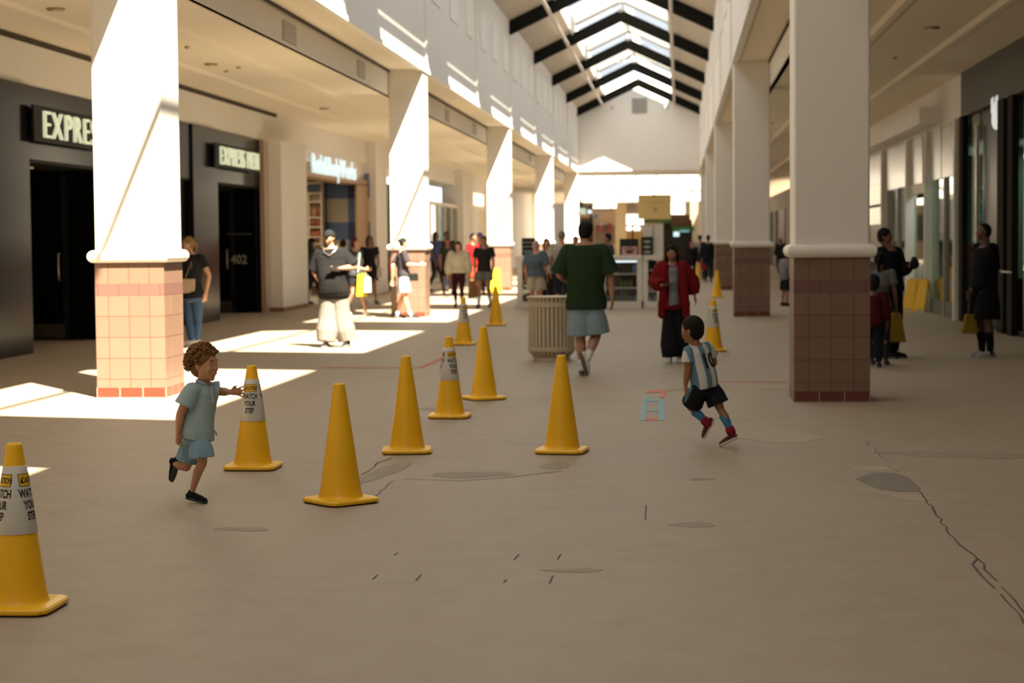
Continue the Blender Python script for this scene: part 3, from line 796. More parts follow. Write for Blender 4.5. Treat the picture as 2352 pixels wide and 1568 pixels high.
MB().box((XSL - 0.05, YL(1066), 3.0), (XSL - 0.2, YL(1120), 3.9)).build('fascia_board', m_wall, t)
MB().box((XSL - 0.02, YL(1091), 3.2), (XSL - 0.06, YL(1113), 3.75)).build('glowing_pane', mat('glowing_pane', (0.9, 0.8, 0.6), 0.5, emit=1.5), t)
lwall('wall_left_shops', YL(1116), YEND, 0, 3.95)
lwall('wall_left_far', YEND, YFAR, 0, 3.95)
t = thing('storefront', (XSL + 0.05, YL(1258), 0), 'pale green lit glass shop front seen past the fourth left pillar', 'shop front')
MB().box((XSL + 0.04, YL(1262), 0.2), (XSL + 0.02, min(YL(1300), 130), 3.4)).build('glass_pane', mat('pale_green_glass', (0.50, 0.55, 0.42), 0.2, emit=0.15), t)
MB().box((XSL + 0.06, YL(1262), 3.4), (XSL, min(YL(1300), 130), 3.6)).build('head_rail', m_trim, t)
MB().box((XSL + 0.06, YL(1262), 0), (XSL, min(YL(1300), 130), 0.2)).build('sill', m_trim, t)

# ------------------------------------------------------------------ shop fronts, right
rb = MB().box((XSR + 2.2, YB, 0), (XSR + 2.4, YEND, 4.5)).build('wall_right_back', mat('shop_depth', (0.34, 0.38, 0.32), 0.9)); struct(rb)
m_silver = mat('silver_cladding', (0.52, 0.49, 0.45), 0.22, metal=0.35)
ya, yb = YR(2207), YR(2032)
fc = MB().box((XSR, ya, 3.75), (XSR + 0.4, YR(1997) + 3, ZA)).build('wall_right_bulkhead', m_wall); struct(fc)
lb = MB().box((XSR - 0.45, YR(2165), 3.80), (XSR + 0.1, YR(1997) + 2, 4.12)).build('trim_right_ledge', m_wall); struct(lb)
t = thing('storefront', (XSR, (ya + yb) / 2, 0), 'silver and white framed glass shop front beside the dark right-hand shop', 'shop front')
for a_, c_ in ((2203, 2165), (2163, 2138), (2120, 2088), (2086, 2036)):
    MB().box((XSR - 0.02, YR(a_), 2.72), (XSR + 0.1, YR(c_), 3.75)).build('cladding_panel', m_silver, t)
MB().box((XSR - 0.0, YR(2136), 2.72), (XSR + 0.1, YR(2120), 3.75)).build('cladding_panel', m_grey, t)
for a_ in (2205, 2136, 2092, 2034):
    MB().box((XSR - 0.12, YR(a_) - 0.09, 0), (XSR + 0.12, YR(a_) + 0.09, 3.75)).build('frame_post', m_trim, t)
MB().box((XSR - 0.03, YR(2170) - 0.04, 0), (XSR + 0.1, YR(2170) + 0.04, 2.72)).build('mullion', m_silver, t)
MB().box((XSR - 0.03, YR(2062) - 0.04, 0), (XSR + 0.1, YR(2062) + 0.04, 2.72)).build('mullion', m_silver, t)
for a_, c_ in ((2205, 2170), (2170, 2136), (2092, 2062), (2062, 2034)):
    MB().box((XSR + 0.03, YR(a_), 0.28), (XSR + 0.04, YR(c_), 2.72)).build('glass_pane', m_shopglass, t)
    MB().box((XSR, YR(a_), 0.0), (XSR + 0.08, YR(c_), 0.28)).build('kick_panel', mat('dark_kick_panel', (0.10, 0.10, 0.08), 0.6), t)
MB().box((XSR, YR(2136), 2.5), (XSR + 0.1, YR(2092), 2.72)).build('door_head', m_trim, t)
MB().box((XSR + 0.0, YR(2120), 0.0), (XSR + 0.04, YR(2100), 2.4)).build('open_door', m_shopglass, t)
# stock behind the right glass
sf = thing('display_shelf', (XSR + 0.7, YR(2190), 0), 'wall of teal boxes behind the right pane of the silver framed shop', 'shelf')
MB().box((XSR + 0.5, YR(2203), 0.1), (XSR + 0.9, YR(2170), 2.5)).build('back_panel', mat('pale_back_panel', (0.35, 0.42, 0.38), 0.6), sf)
bx = [mat('teal_box', (0.10, 0.42, 0.40), 0.4, emit=0.05), mat('aqua_box', (0.30, 0.62, 0.55), 0.4, emit=0.05), mat('violet_box', (0.25, 0.25, 0.55), 0.4), mat('lime_box', (0.45, 0.55, 0.30), 0.4)]
y0_, y1_ = YR(2200), YR(2172)
for r in range(8): MB().box((XSR + 0.38, YR(2202), 1.405 + r * 0.15), (XSR + 0.5, YR(2171), 1.419 + r * 0.15)).build('shelf_board', m_trim, sf)
for r in range(7):
    for c_ in range(6):
        yy = y0_ + (y1_ - y0_) * (c_ + 0.5) / 6; z = 1.42 + r * 0.15
        o = MB().box((XSR + 0.40, yy - 0.20, z), (XSR + 0.5, yy + 0.20, z + 0.11)).build('box', bx[(r + c_) % 2])
        tag(o, 'small teal or aqua box in the grid behind the right-hand shop glass', 'box', 'boxes in the shop window')
MB().box((XSR + 0.38, YR(2199), 0.85), (XSR + 0.5, YR(2178), 1.40)).build('red_panel', mat('red_panel', (0.62, 0.02, 0.03), 0.4, emit=0.15), sf)
MB().box((XSR + 0.5, YR(2203), 0.0), (XSR + 0.9, YR(2170), 0.12)).build('plinth', m_trim, sf)
rk = thing('display_rack', (XSR + 0.6, YR(2111), 0), 'slim white rack holding a column of pastel boxes behind the shop doorway', 'rack')
MB().box((XSR + 0.63, YR(2118), 0), (XSR + 0.66, YR(2105), 2.45)).build('rack_board', m_trim, rk)
for k in range(9): MB().box((XSR + 0.48, YR(2118), 0.675 + k * 0.19), (XSR + 0.63, YR(2105), 0.695 + k * 0.19)).build('rack_shelf', m_trim, rk)
for k in range(9):
    o = MB().box((XSR + 0.5, YR(2117), 0.7 + k * 0.19), (XSR + 0.62, YR(2106), 0.82 + k * 0.19)).build('box', bx[[2, 1, 3][k % 3]])
    tag(o, 'small pastel box in the column of boxes behind the shop doorway, %s from the floor' % nm_ord[k], 'box', 'boxes behind the doorway')
o = MB().box((XSR - 0.02, YR(2085), 1.02), (XSR - 0.03, YR(2062), 1.28)).build('notice', mat('teal_notice', (0.06, 0.16, 0.15), 0.5)); tag(o, 'teal notice on the shop glass beside the raised arm of the person in black', 'notice')
# dark shop nearest on the right
t = thing('storefront', (XSR, YR(2290), 0), 'dark framed shop front nearest on the right, white emblem glowing over its door', 'shop front')
MB().box((XSR - 0.05, YR(2600), 3.75), (XSR + 0.4, YR(2212), ZA)).build('dark_fascia', mat('olive_dark_fascia', (0.05, 0.046, 0.034), 0.6), t)
for a_, w_, mm in ((2213, 0.22, m_black), (2305, 0.30, m_black), (2327, 0.22, m_black), (2450, 0.3, m_black)):
    MB().box((XSR - 0.06, YR(a_) - w_, 0), (XSR + 0.04, YR(a_) + w_, 3.76)).build('frame_post', mm, t)
for a_ in (2247, 2298): MB().box((XSR - 0.05, YR(a_) - 0.06, 0), (XSR + 0.0, YR(a_) + 0.05, 3.5)).build('bright_edge', m_silver, t)
MB().box((XSR + 0.03, YR(2245), 0.1), (XSR + 0.04, YR(2216), 3.75)).build('glass_pane', m_shopglass, t)
MB().box((XSR + 0.03, YR(2450), 0.1), (XSR + 0.04, YR(2330), 3.75)).build('glass_pane', m_shopglass, t)
MB().box((XSR + 0.05, YR(2298), 0.0), (XSR + 0.08, YR(2250), 3.75)).build('door_opening', m_blackglass, t)
MB().box((XSR + 0.05, YR(2450), 0.0), (XSR + 0.2, YR(2330), 0.9)).build('dado', m_darkin, t)
MB().tube([(XSR - 0.12, YR(2318), 1.0), (XSR - 0.12, YR(2340), 1.0)], 0.02, 8).build('push_bar', m_silver, t)
t = thing('shop_sign', at_x(2289, 265, XSR - 0.03), 'white rounded emblem hanging in the dark doorway at the right', 'sign')
p = at_x(2289, 270, XSR - 0.03)
m_emb = mat('white_emblem', (0.75, 0.78, 0.78), 0.4, emit=0.6)
MB().ell(p, (0.03, 0.48, 0.20), n=16, m=8).build('emblem_body', m_emb, t, smooth=True)
for dy in (-0.2, 0.2): MB().tube([p + np.array([0.0, dy, 0.1]), p + np.array([0.0, dy, 0.30])], 0.06, 8).build('emblem_ear', m_emb, t, smooth=True)
# farther right shops
far = thing('storefront', (XSR, YR(2010), 0), 'far shop front with glowing pane for reflections, between nearest right pillar and the silver front', 'shop front')
MB().box((XSR + 0.02, yb + 0.3, 0.9), (XSR + 0.06, YR(1996), 1.9)).build('dark_window', mat('shop_dim', (0.10, 0.09, 0.07), 0.3), far)
MB().box((XSR + 0.0, yb + 0.3, 1.9), (XSR + 0.06, YR(1996), 2.9)).build('glowing_pane', mat('reflection_glow', (0.85, 0.78, 0.55), 0.4, emit=0.8), far)  # bright reflections on the shop front, put in as a glowing colour
MB().box((XSR + 0.0, yb + 0.3, 2.9), (XSR + 0.06, YR(1996), 3.75)).build('fascia_board', m_silver, far)
MB().box((XSR - 0.0, yb + 0.3, 2.35), (XSR - 0.03, YR(1996), 2.42)).build('transom', m_reveal, far)
MB().box((XSR + 0.02, yb + 0.3, 0), (XSR + 0.06, YR(1996), 0.9)).build('dado', m_darkin, far)
rw = MB().box((XSR, YR(1996), 0), (XSR + 0.3, YEND + 30, 3.9)).build('wall_right_shops', mat('dim_shop_wall', (0.24, 0.20, 0.15), 0.7, var=0.3, scale=0.4)); struct(rw)
for k, (a_, c_, mm) in enumerate(((1805, 1790, mat('dark_red_panel', (0.10, 0.03, 0.015), 0.5)), (1790, 1782, m_darkin), (1776, 1771, m_darkin))):
    o = MB().box((XSR - 0.05, YR(a_), 0), (XSR - 0.005, YR(c_), 3.0)).build('dark_doorway', mm); tag(o, '%s dark doorway of the far shops between the first and second right pillars' % nm_ord[k], 'doorway')

# ------------------------------------------------------------------ the court beyond the gable wall
m_lam = mat('court_white', (0.82, 0.80, 0.76), 0.6)
YC = YEND + 0.5
struct(MB().box((-9.35, YC, ZT), (3.85, 106.0, ZT + 0.3)).build('ceiling_court_near', m_wall))
def beam(y, y2, pb, label, x0=-9.35, x1=3.85):
    z0 = at_y(1470, pb, y)[2]
    o = MB().box((x0, y, z0), (x1, y2, 5.9)).build('court_beam', m_lam); return tag(o, label, 'beam')
bm1 = beam(108.0, 112.8, 437.5, 'sunlit white beam, nearest of the cross beams beyond the gable wall')
bm2 = beam(121.0, 126.0, 462, 'sunlit white cross beam behind the nearest one beyond the gable wall')
for (a_, c_, t_, b_, y, lab) in ((1329, 1370, 437.6, 455, 108.0, 'nearest white soffit step hanging left under the first court beam'), (1362, 1415, 462.1, 478, 121.0, 'white soffit step left under the second court beam')):
    p = at_y(a_, b_, y); q = at_y(c_, t_, y)
    o = MB().box((p[0], y, p[2]), (q[0], y + 1.0, q[2])).build('soffit_step', m_lam, bm1 if y < 110 else bm2)
cr = thing('court_skylight', (XC, 114, 8.6), 'glazed roof over the far court, glazing bars running away from the hall', 'skylight')
for i in range(12): MB().box((-9.35 + i * 1.2 - 0.04, YC + 0.05, 8.55), (-9.35 + i * 1.2 + 0.04, 129, 8.7)).build('glazing_bar', m_frame, cr)
MB().add([(-9.35, YC + .05, 8.72), (3.85, YC + .05, 8.72), (3.85, 129, 8.72), (-9.35, 129, 8.72)], [(0, 1, 2, 3)]).build('glass_pane', m_glass, cr)
struct(MB().box((-9.8, YC, ZA), (-9.4, YFAR - 7, 8.8)).build('wall_court_left', m_wall)); struct(MB().box((3.9, YC, ZA), (4.2, YFAR, 8.8)).build('wall_court_right', m_wall))
struct(MB().box((-14, YFAR - 8, 0), (8, YFAR - 7.6, 8.9)).build('wall_court_back', mat('court_back_wall', (0.52, 0.42, 0.30), 0.8)))
m_scr = mat('lit_screen', (0.55, 0.72, 0.85), 0.4, emit=1.2)
def card(name, x0, y0, x1, y1, Y, m, lab=None, cat=None, th=0.08, parent=None, ground=False):
    p = at_y(x0, y1, Y); q = at_y(x1, y0, Y)
    o = MB().box((p[0], Y, 0.0 if ground else max(p[2], 0.0)), (q[0], Y + th, q[2])).build(name, m, parent)
    if lab: tag(o, lab, cat)
    return o
struct(MB().box((-9.8, 129, ZA - 0.1), (4.2, YFAR - 8, ZA + 0.1)).build('ceiling_court', m_wall))
m_bw = mat('bright_window', (0.95, 0.92, 0.85), 0.4, emit=2.2)
card('court_column', 1414, 464, 1438, 560, 126, mat('tan_column', (0.42, 0.34, 0.22), 0.7), 'tan column under the second court beam, left of the yellow banner', 'pillar', 0.6, ground=True)
card('court_column', 1586, 462, 1603, 575, 118, mat('olive_column', (0.36, 0.30, 0.18), 0.7), 'olive column beside the yellow banner at the right of the court', 'pillar', 0.6, ground=True)
t = thing('court_shop', (at_y(1490, 540, 141)[0], 141, 0), 'far shop with bright white lit windows behind and beside the yellow banner', 'shop')
card('shop_wall', 1426, 478, 1584, 560, 141, mat('tan_shop_wall', (0.40, 0.30, 0.19), 0.7), parent=t, ground=True)
card('shop_window', 1437, 492, 1478, 516, 140.9, m_bw, parent=t)
card('shop_window', 1541, 463, 1573, 492, 140.9, m_bw, parent=t)
card('shop_window', 1437, 518, 1470, 529, 140.9, m_bw, parent=t)
card('counter_front', 1426, 533, 1475, 552, 140.6, mat('golden_counter', (0.55, 0.33, 0.09), 0.5), parent=t)
t = thing('court_shop', (at_y(1400, 540, 139)[0], 139, 0), 'far clothes shop with tan fascia and hanging reddish cloths, left of the tan court column', 'shop')
card('shop_wall', 1330, 482, 1425, 560, 139, mat('tan_fascia', (0.62, 0.45, 0.29), 0.6), parent=t, ground=True)
card('shop_opening', 1333, 500, 1362, 560, 138.9, mat('umber_dim', (0.10, 0.065, 0.045), 0.7), parent=t)
card('shop_opening', 1368, 517, 1412, 560, 138.9, mat('umber_pale', (0.28, 0.21, 0.14), 0.7), parent=t)
card('hanging_cloth', 1376, 518, 1384, 533, 138.6, mat('pink_red_cloth', (0.50, 0.06, 0.09), 0.6), parent=t, th=0.28)
card('hanging_cloth', 1397, 513, 1404, 534, 138.6, mat('dull_red_cloth', (0.38, 0.05, 0.05), 0.6), parent=t, th=0.28)
card('hanging_cloth', 1377, 508, 1385, 518, 138.6, mat('lilac_cloth', (0.55, 0.50, 0.60), 0.6), parent=t, th=0.28)
card('clothes_rail', 1362, 513, 1418, 514.5, 138.6, m_trim, parent=t, th=0.3)
t = thing('food_kiosk', (at_y(1557, 540, 113)[0], 113, 0), 'dark food kiosk with green awnings and lit menu screens under the yellow banner', 'kiosk')
card('kiosk_body', 1524, 504, 1590, 600, 113.5, m_darkin, parent=t, th=0.8, ground=True)
card('kiosk_fascia', 1540, 493, 1585, 520, 113.3, mat('umber_fascia', (0.14, 0.07, 0.05), 0.6), parent=t, th=0.3)
card('awning', 1478, 503, 1545, 512, 113.0, mat('green_awning', (0.05, 0.12, 0.03), 0.6), parent=t, th=0.6)
card('awning', 1545, 520, 1595, 531, 113.0, mat('green_awning2', (0.04, 0.16, 0.04), 0.6), parent=t, th=0.6)
card('menu_screen', 1547, 532, 1560, 543, 113.3, m_scr, parent=t, th=0.3)
card('menu_screen', 1562, 528, 1583, 533, 112.9, mat('teal_screen', (0.15, 0.35, 0.4), 0.4, emit=0.8), parent=t, th=0.3)
t = thing('sign_post', (at_y(1357, 540, 103)[0], 103, 0), 'thin dark post with small aqua, green and glowing blue-white signs, far left of the court', 'sign post')
card('post', 1355, 471, 1359, 560, 103.1, m_darkin, parent=t, ground=True)
card('sign_arm', 1330, 476, 1359, 477.5, 103.1, m_darkin, parent=t)
card('sign_board', 1330, 478, 1345, 492, 103, mat('pale_aqua_sign', (0.55, 0.75, 0.70), 0.5, emit=0.5), parent=t)
card('sign_board', 1331, 463, 1339, 476, 103, m_green, parent=t)
card('sign_board', 1350, 482, 1359, 490, 103, m_scr, parent=t)
p = at_y(1368, 497, 103)
MB().ell(p, (0.14, 0.12, 0.16), n=12, m=8).build('round_sign', mat('blue_thing', (0.20, 0.28, 0.48), 0.4), t, smooth=True)
MB().tube([p, at_y(1358, 497, 103)], 0.02, 6).build('sign_arm', m_darkin, t)
# banner
B0, B1 = at_y(1465, 503, 103.0), at_y(1541, 446, 103.0)
t = thing('hanging_banner', ((B0[0] + B1[0]) / 2, 103.0, B0[2]), 'pale yellow hanging banner with a small grey emblem and one line of text', 'banner')
MB().box((B0[0], 103.0, B0[2]), (B1[0], 103.03, B1[2])).build('banner_sheet', mat('banner_yellow', (0.66, 0.55, 0.27), 0.7, var=0.02), t)
MB().box((B0[0] + 0.25, 102.985, B0[2] + 0.93), (B1[0] - 0.25, 102.999, B0[2] + 0.95)).build('text_line', mat('faint_brown', (0.40, 0.33, 0.16), 0.7), t)
MB().box((B0[0] + 0.3, 102.985, B0[2] + 0.87), (B1[0] - 0.35, 102.999, B0[2] + 0.885)).build('text_line', mat('faint_brown', (0.40, 0.33, 0.16), 0.7), t)
MB().tube([((B0[0] + B1[0]) / 2 + 0.03, 102.98, B0[2] + 0.52), ((B0[0] + B1[0]) / 2 + 0.03, 102.999, B0[2] + 0.52)], 0.10, 12).build('emblem', mat('emblem_grey', (0.33, 0.36, 0.30), 0.6), t)
MB().box(((B0[0] + B1[0]) / 2 - 0.1, 102.98, B1[2] - 0.12), ((B0[0] + B1[0]) / 2 + 0.02, 102.999, B1[2] - 0.01)).build('red_mark', mat('banner_red', (0.45, 0.12, 0.05), 0.6), t)
for x in (B0[0] + 0.1, B1[0] - 0.1): MB().tube([(x, 103.015, B1[2]), (x, 103.015, 8.56)], 0.012, 4).build('cord', m_trim, t)

# ------------------------------------------------------------------ added ceiling lamps that brighten the two shop interiors
def add_shop_fill(x, y, z, sx, sy, e, col, lab):
    t = thing('shop_fill_lamp', (x, y, z), lab, 'lamp')
    MB().box((x - sx / 2, y - sy / 2, z), (x + sx / 2, y + sy / 2, z + 0.05)).build('fill_lamp_housing', m_trim, t)
    l = bpy.data.lights.new('shop_fill_light', 'AREA'); l.shape = 'RECTANGLE'; l.size = sx; l.size_y = sy; l.energy = e; l.color = col
    o = bpy.data.objects.new('fill_lamp_light', l); COL.objects.link(o); o.parent = t; o.location = (0, 0, -0.02)
add_shop_fill(XSL - 1.6, 51.0, 3.38, 1.2, 5.0, 110, (1.0, 0.90, 0.72), 'flat ceiling lamp added to brighten the oak framed body-care shop')
add_shop_fill(XSR + 1.2, YR(2150) + 1.0, 3.4, 1.0, 7.0, 90, (0.88, 1.0, 0.92), 'flat ceiling lamp added to brighten the silver framed right-hand shop')
# ------------------------------------------------------------------ cones
def cone_r(z): return 0.132 + (0.0335 - 0.132) * (z - 0.03) / 0.69
def make_cone(label, sleeve):
    t = thing('traffic_cone', (0, 0, 0), label, 'traffic cone', 'yellow traffic cones')
    # square base with soft corners, slightly domed towards the cone
    R = []
    for (s, z) in ((0.178, 0.008), (0.184, 0.014), (0.184, 0.026), (0.176, 0.034), (0.14, 0.038)):
        ring = []
        for i in range(32):
            a = 2 * PI * i / 32 + PI / 32
            c, q = math.cos(a), math.sin(a)
            p = 7.0
            k = s / ((abs(c) ** p + abs(q) ** p) ** (1 / p))
            ring.append((k * c, k * q, z))
        R.append(ring)
    MB().rings(R).build('base', m_yellow, t, smooth=False, bevel=0)
    R2 = [[(x * 0.98, y * 0.98, z) for x, y, z in [(p[0], p[1], zz) for p in R[0]]] for zz in (0.0, 0.012)]
    MB().rings(R2).build('rubber_foot', m_rubber, t)
    prof = [(0.140, 0.036), (0.134, 0.042), (cone_r(0.06), 0.06)]
    for i in range(1, 12): z = 0.06 + (0.71 - 0.06) * i / 12; prof.append((cone_r(z), z))
    prof += [(0.0345, 0.705), (0.034, 0.715), (0.029, 0.72), (0.020, 0.718), (0.018, 0.60)]
    n = 48; mb = MB(); RR = []
    for r, z in prof:
        ring = []
        for i in range(n):
            a = 2 * PI * i / n
            # faint flat facets like the moulded original
            fac = 1 - 0.012 * (0.5 - 0.5 * math.cos(8 * a)) * (1 if z < 0.68 else 0)
            ring.append((r * fac * math.cos(a), r * fac * math.sin(a), z))
        RR.append(ring)
    mb.rings(RR, cap=False)
    mb.build('cone_body', m_yellow, t, smooth=True)
    if sleeve:
        z0, z1 = 0.335, 0.625
        s = MB().lathe([(cone_r(z0) + 0.002, z0), (cone_r(z0) + 0.0035, z0 + 0.003), (cone_r(z1) + 0.0035, z1 - 0.003), (cone_r(z1) + 0.002, z1)], n=48)
        sl = s.build('sleeve', m_sleeve, t, smooth=True)
        for k in range(3):
            a0 = -PI / 2 + 2 * PI * (k + 0.5) / 3
            def fn(u, z, off=0.0045, a0=a0):
                r = cone_r(z) + off; a = a0 + u / r
                return (r * math.cos(a), r * math.sin(a), z)
            # yellow caution box with a black rim
            for (hw, zb, zt_, m, off, nm) in ((0.048, 0.538, 0.592, m_ink, 0.0042, 'label_border'), (0.045, 0.541, 0.589, m_yink, 0.0047, 'label_box')):
                V = []; Fs = []
                for j in range(9):
                    u = -hw + 2 * hw * j / 8
                    V += [fn(u, zb, off), fn(u, zt_, off)]
                for j in range(8): Fs.append((2 * j, 2 * j + 2, 2 * j + 3, 2 * j + 1))
                MB().add(V, Fs).build(nm, m, t)
            lt = MB()
            text_on(lt, 'CAUTION', lambda u, z: fn(u, z, 0.0052), 0.024, bold=0.03, sx=0.54, cx=0.009, cy=0.553)
            lt.build('lettering', m_ink, t)
            MB().add([fn(-0.042, 0.552, 0.0052), fn(-0.026, 0.552, 0.0052), fn(-0.034, 0.578, 0.0052)], [(0, 1, 2)]).build('lettering', m_ink, t)
            for w, z in (('WATCH', 0.492), ('YOUR', 0.443), ('STEP', 0.395)):
                lt = MB(); text_on(lt, w, lambda u, z_: fn(u, z_, 0.0046), 0.034, bold=0.04, sx=0.60, cx=0, cy=z)
                lt.build('lettering', m_ink, t)
    return t
def copy_tree(o, parent=None):
    c = o.copy(); COL.objects.link(c); c.parent = parent
    if parent is not None: c.matrix_parent_inverse = o.matrix_parent_inverse.copy()
    for ch in list(o.children): copy_tree(ch, c)
    return c
# (px of centre, py of the front foot edge, turn in degrees, sleeve turn, label)
CONES = [
    (42, 1419, 0, 1, 19, 'yellow cone with white WATCH YOUR STEP sleeve, closest to the camera at the left edge'),
    (582, 1083, 0, 1, -62, 'yellow cone with white WATCH YOUR STEP sleeve at the curly-haired toddler\'s outstretched hand'),
    (783, 1168, 45, 0, 0, 'plain yellow cone standing closest to the middle foreground, its square base turned diagonal'),
    (935, 1046, 8, 0, 0, 'plain yellow cone between the diagonal-based cone and the small sleeved one'),
    (1033, 963, 0, 1, -20, 'yellow cone with white WATCH YOUR STEP sleeve overlapping a plain cone behind it'),
    (1112, 922, 33, 0, 0, 'plain yellow cone just behind the sleeved cone, left of the waste bin'),
    (1291, 1046, -8, 0, 0, 'dented plain yellow cone alone in front of the waste bin'),
    (1065, 793, 0, 1, -30, 'small sleeved yellow cone in the distance at the edge of the sunlight'),
    (1139, 748, 0, 0, 0, 'distant plain yellow cone between the far sleeved cone and the waste bin'),
    (1638, 808, 0, 1, -30, 'sleeved yellow cone just behind the boy in the striped jersey'),
    (1647, 683, 10, 0, 0, 'plain yellow cone beside the second right pillar'),
    (1603, 646, 0, 0, 0, 'farthest yellow cone, in front of the couple in dark clothes'),
]
pc = {0: make_cone('x', False), 1: make_cone('x', True)}
used = {0: False, 1: False}
for px, py, rot, sl, turn, lab in CONES:
    p = at_z(px, py, 0)
    D = p[1] + 0.184 * (math.cos(math.radians(rot % 90)) + math.sin(math.radians(rot % 90)))
    p2 = np.array([p[0] * D / p[1], D, 0])
    if not used[sl]: o = pc[sl]; used[sl] = True
    else: o = copy_tree(pc[sl])
    o.location = p2.tolist(); o['_o'] = p2.tolist(); o.rotation_euler = (0, 0, math.radians(rot)); o['label'] = lab
    if sl:
        for ch in o.children:
            if ch.name.split('.')[0] in ('sleeve', 'label_border', 'label_box', 'lettering'):
                # the view direction decides which panel faces us
                ch.rotation_euler = (0, 0, math.radians(turn) + math.atan2(-p2[0], p2[1]) * 0 )
# ------------------------------------------------------------------ waste bin
m_bin = mat('beige_bin_enamel', (0.50, 0.42, 0.29), 0.5, var=0.04)
m_bindark = mat('bin_inside', (0.06, 0.05, 0.035), 0.9)
D0 = at_z(1266, 831, 0)[1] + 0.27
pb_ = np.array([at_y(1266, 700, D0)[0], D0, 0])
t = thing('waste_bin', pb_, 'large round beige slatted waste bin standing beside the man in the dark green shirt', 'waste bin')
R0 = 0.305
MB().lathe([(0.24, 0.0), (0.24, 0.05), (0.22, 0.06)], pb_, 40).build('foot', m_bin, t, smooth=False)
MB().lathe([(0.0, 0.07), (0.24, 0.07), (R0 - 0.03, 0.13), (R0 - 0.03, 0.80), (R0 - 0.05, 0.80), (R0 - 0.05, 0.2)], pb_, 40, cap=False).build('liner', m_bindark, t, smooth=True)
MB().lathe([(R0 - 0.028, 0.125), (R0 + 0.004, 0.135), (R0 + 0.004, 0.185), (R0 - 0.028, 0.19)], pb_, 48).build('lower_hoop', m_bin, t)
MB().lathe([(R0 - 0.02, 0.705), (R0 + 0.004, 0.71), (R0 + 0.004, 0.755), (R0 - 0.02, 0.76)], pb_, 48).build('upper_hoop', m_bin, t)
for i in range(34):
    a = 2 * PI * i / 34; c, s = math.cos(a), math.sin(a)
    w = 0.020
    mb = MB()
    prof = [(0.235, 0.055), (R0 - 0.03, 0.09), (R0 - 0.004, 0.13), (R0 - 0.004, 0.79), (R0 + 0.012, 0.825)]
    V = []
    for r, z in prof:
        for rr in (r, r - 0.012):
            V += [(pb_[0] + rr * c - w * s, pb_[1] + rr * s + w * c, z), (pb_[0] + rr * c + w * s, pb_[1] + rr * s - w * c, z)]
    Fs = []
    for j in range(len(prof) - 1):
        o_ = j * 4; q = o_ + 4
        Fs += [(o_, o_ + 1, q + 1, q), (o_ + 3, o_ + 2, q + 2, q + 3), (o_ + 1, o_ + 3, q + 3, q + 1), (o_ + 2, o_, q, q + 2)]
    mb.add(V, Fs); mb.build('slat', m_bin, t)
MB().lathe([(R0 - 0.03, 0.822), (R0 + 0.018, 0.822), (R0 + 0.020, 0.838), (R0 - 0.03, 0.838)], pb_, 48).build('rim', m_bin, t)

# ------------------------------------------------------------------ A-frame signs
def aframe(px, py, rot, label, h=0.66):
    p = at_z(px, py, 0); p = p * (p[1] + 0.15) / p[1]; p[2] = 0
    t = thing('wet_floor_sign', p, label, 'floor sign')
    for sg in (-1, 1):
        mb = MB()
        def P(x, y, z): return (p[0] + x, p[1] + y, z)
        b, tp = sg * 0.16, sg * 0.02
        for th in (0,):
            mb.hexa([P(-0.15, b, 0.06), P(0.15, b, 0.06), P(0.15, b + 0.02, 0.06), P(-0.15, b + 0.02, 0.06), P(-0.12, tp, h), P(0.12, tp, h), P(0.12, tp + 0.02, h), P(-0.12, tp + 0.02, h)])
            for x in (-0.15, 0.09): mb.hexa([P(x, b, 0), P(x + 0.06, b, 0), P(x + 0.06, b + 0.02, 0), P(x, b + 0.02, 0), P(x, b, 0.08), P(x + 0.06, b, 0.08), P(x + 0.06, b + 0.02, 0.08), P(x, b + 0.02, 0.08)])
        mb.build('sign_panel', m_ysign, t)
    MB().box((p[0] - 0.05, p[1] - 0.03, h - 0.01), (p[0] + 0.05, p[1] + 0.05, h + 0.03)).build('grip', m_ysign, t)
    t.rotation_euler = (0, 0, math.radians(rot))
aframe(1139, 672, 0, 'bright yellow folding floor sign in the sun beside the third left pillar', 0.70)
aframe(2096, 714, -50, 'yellow folding floor sign at the silver shop door, left one of the pair')
aframe(2122, 716, -50, 'yellow folding floor sign at the silver shop door, right one of the pair')

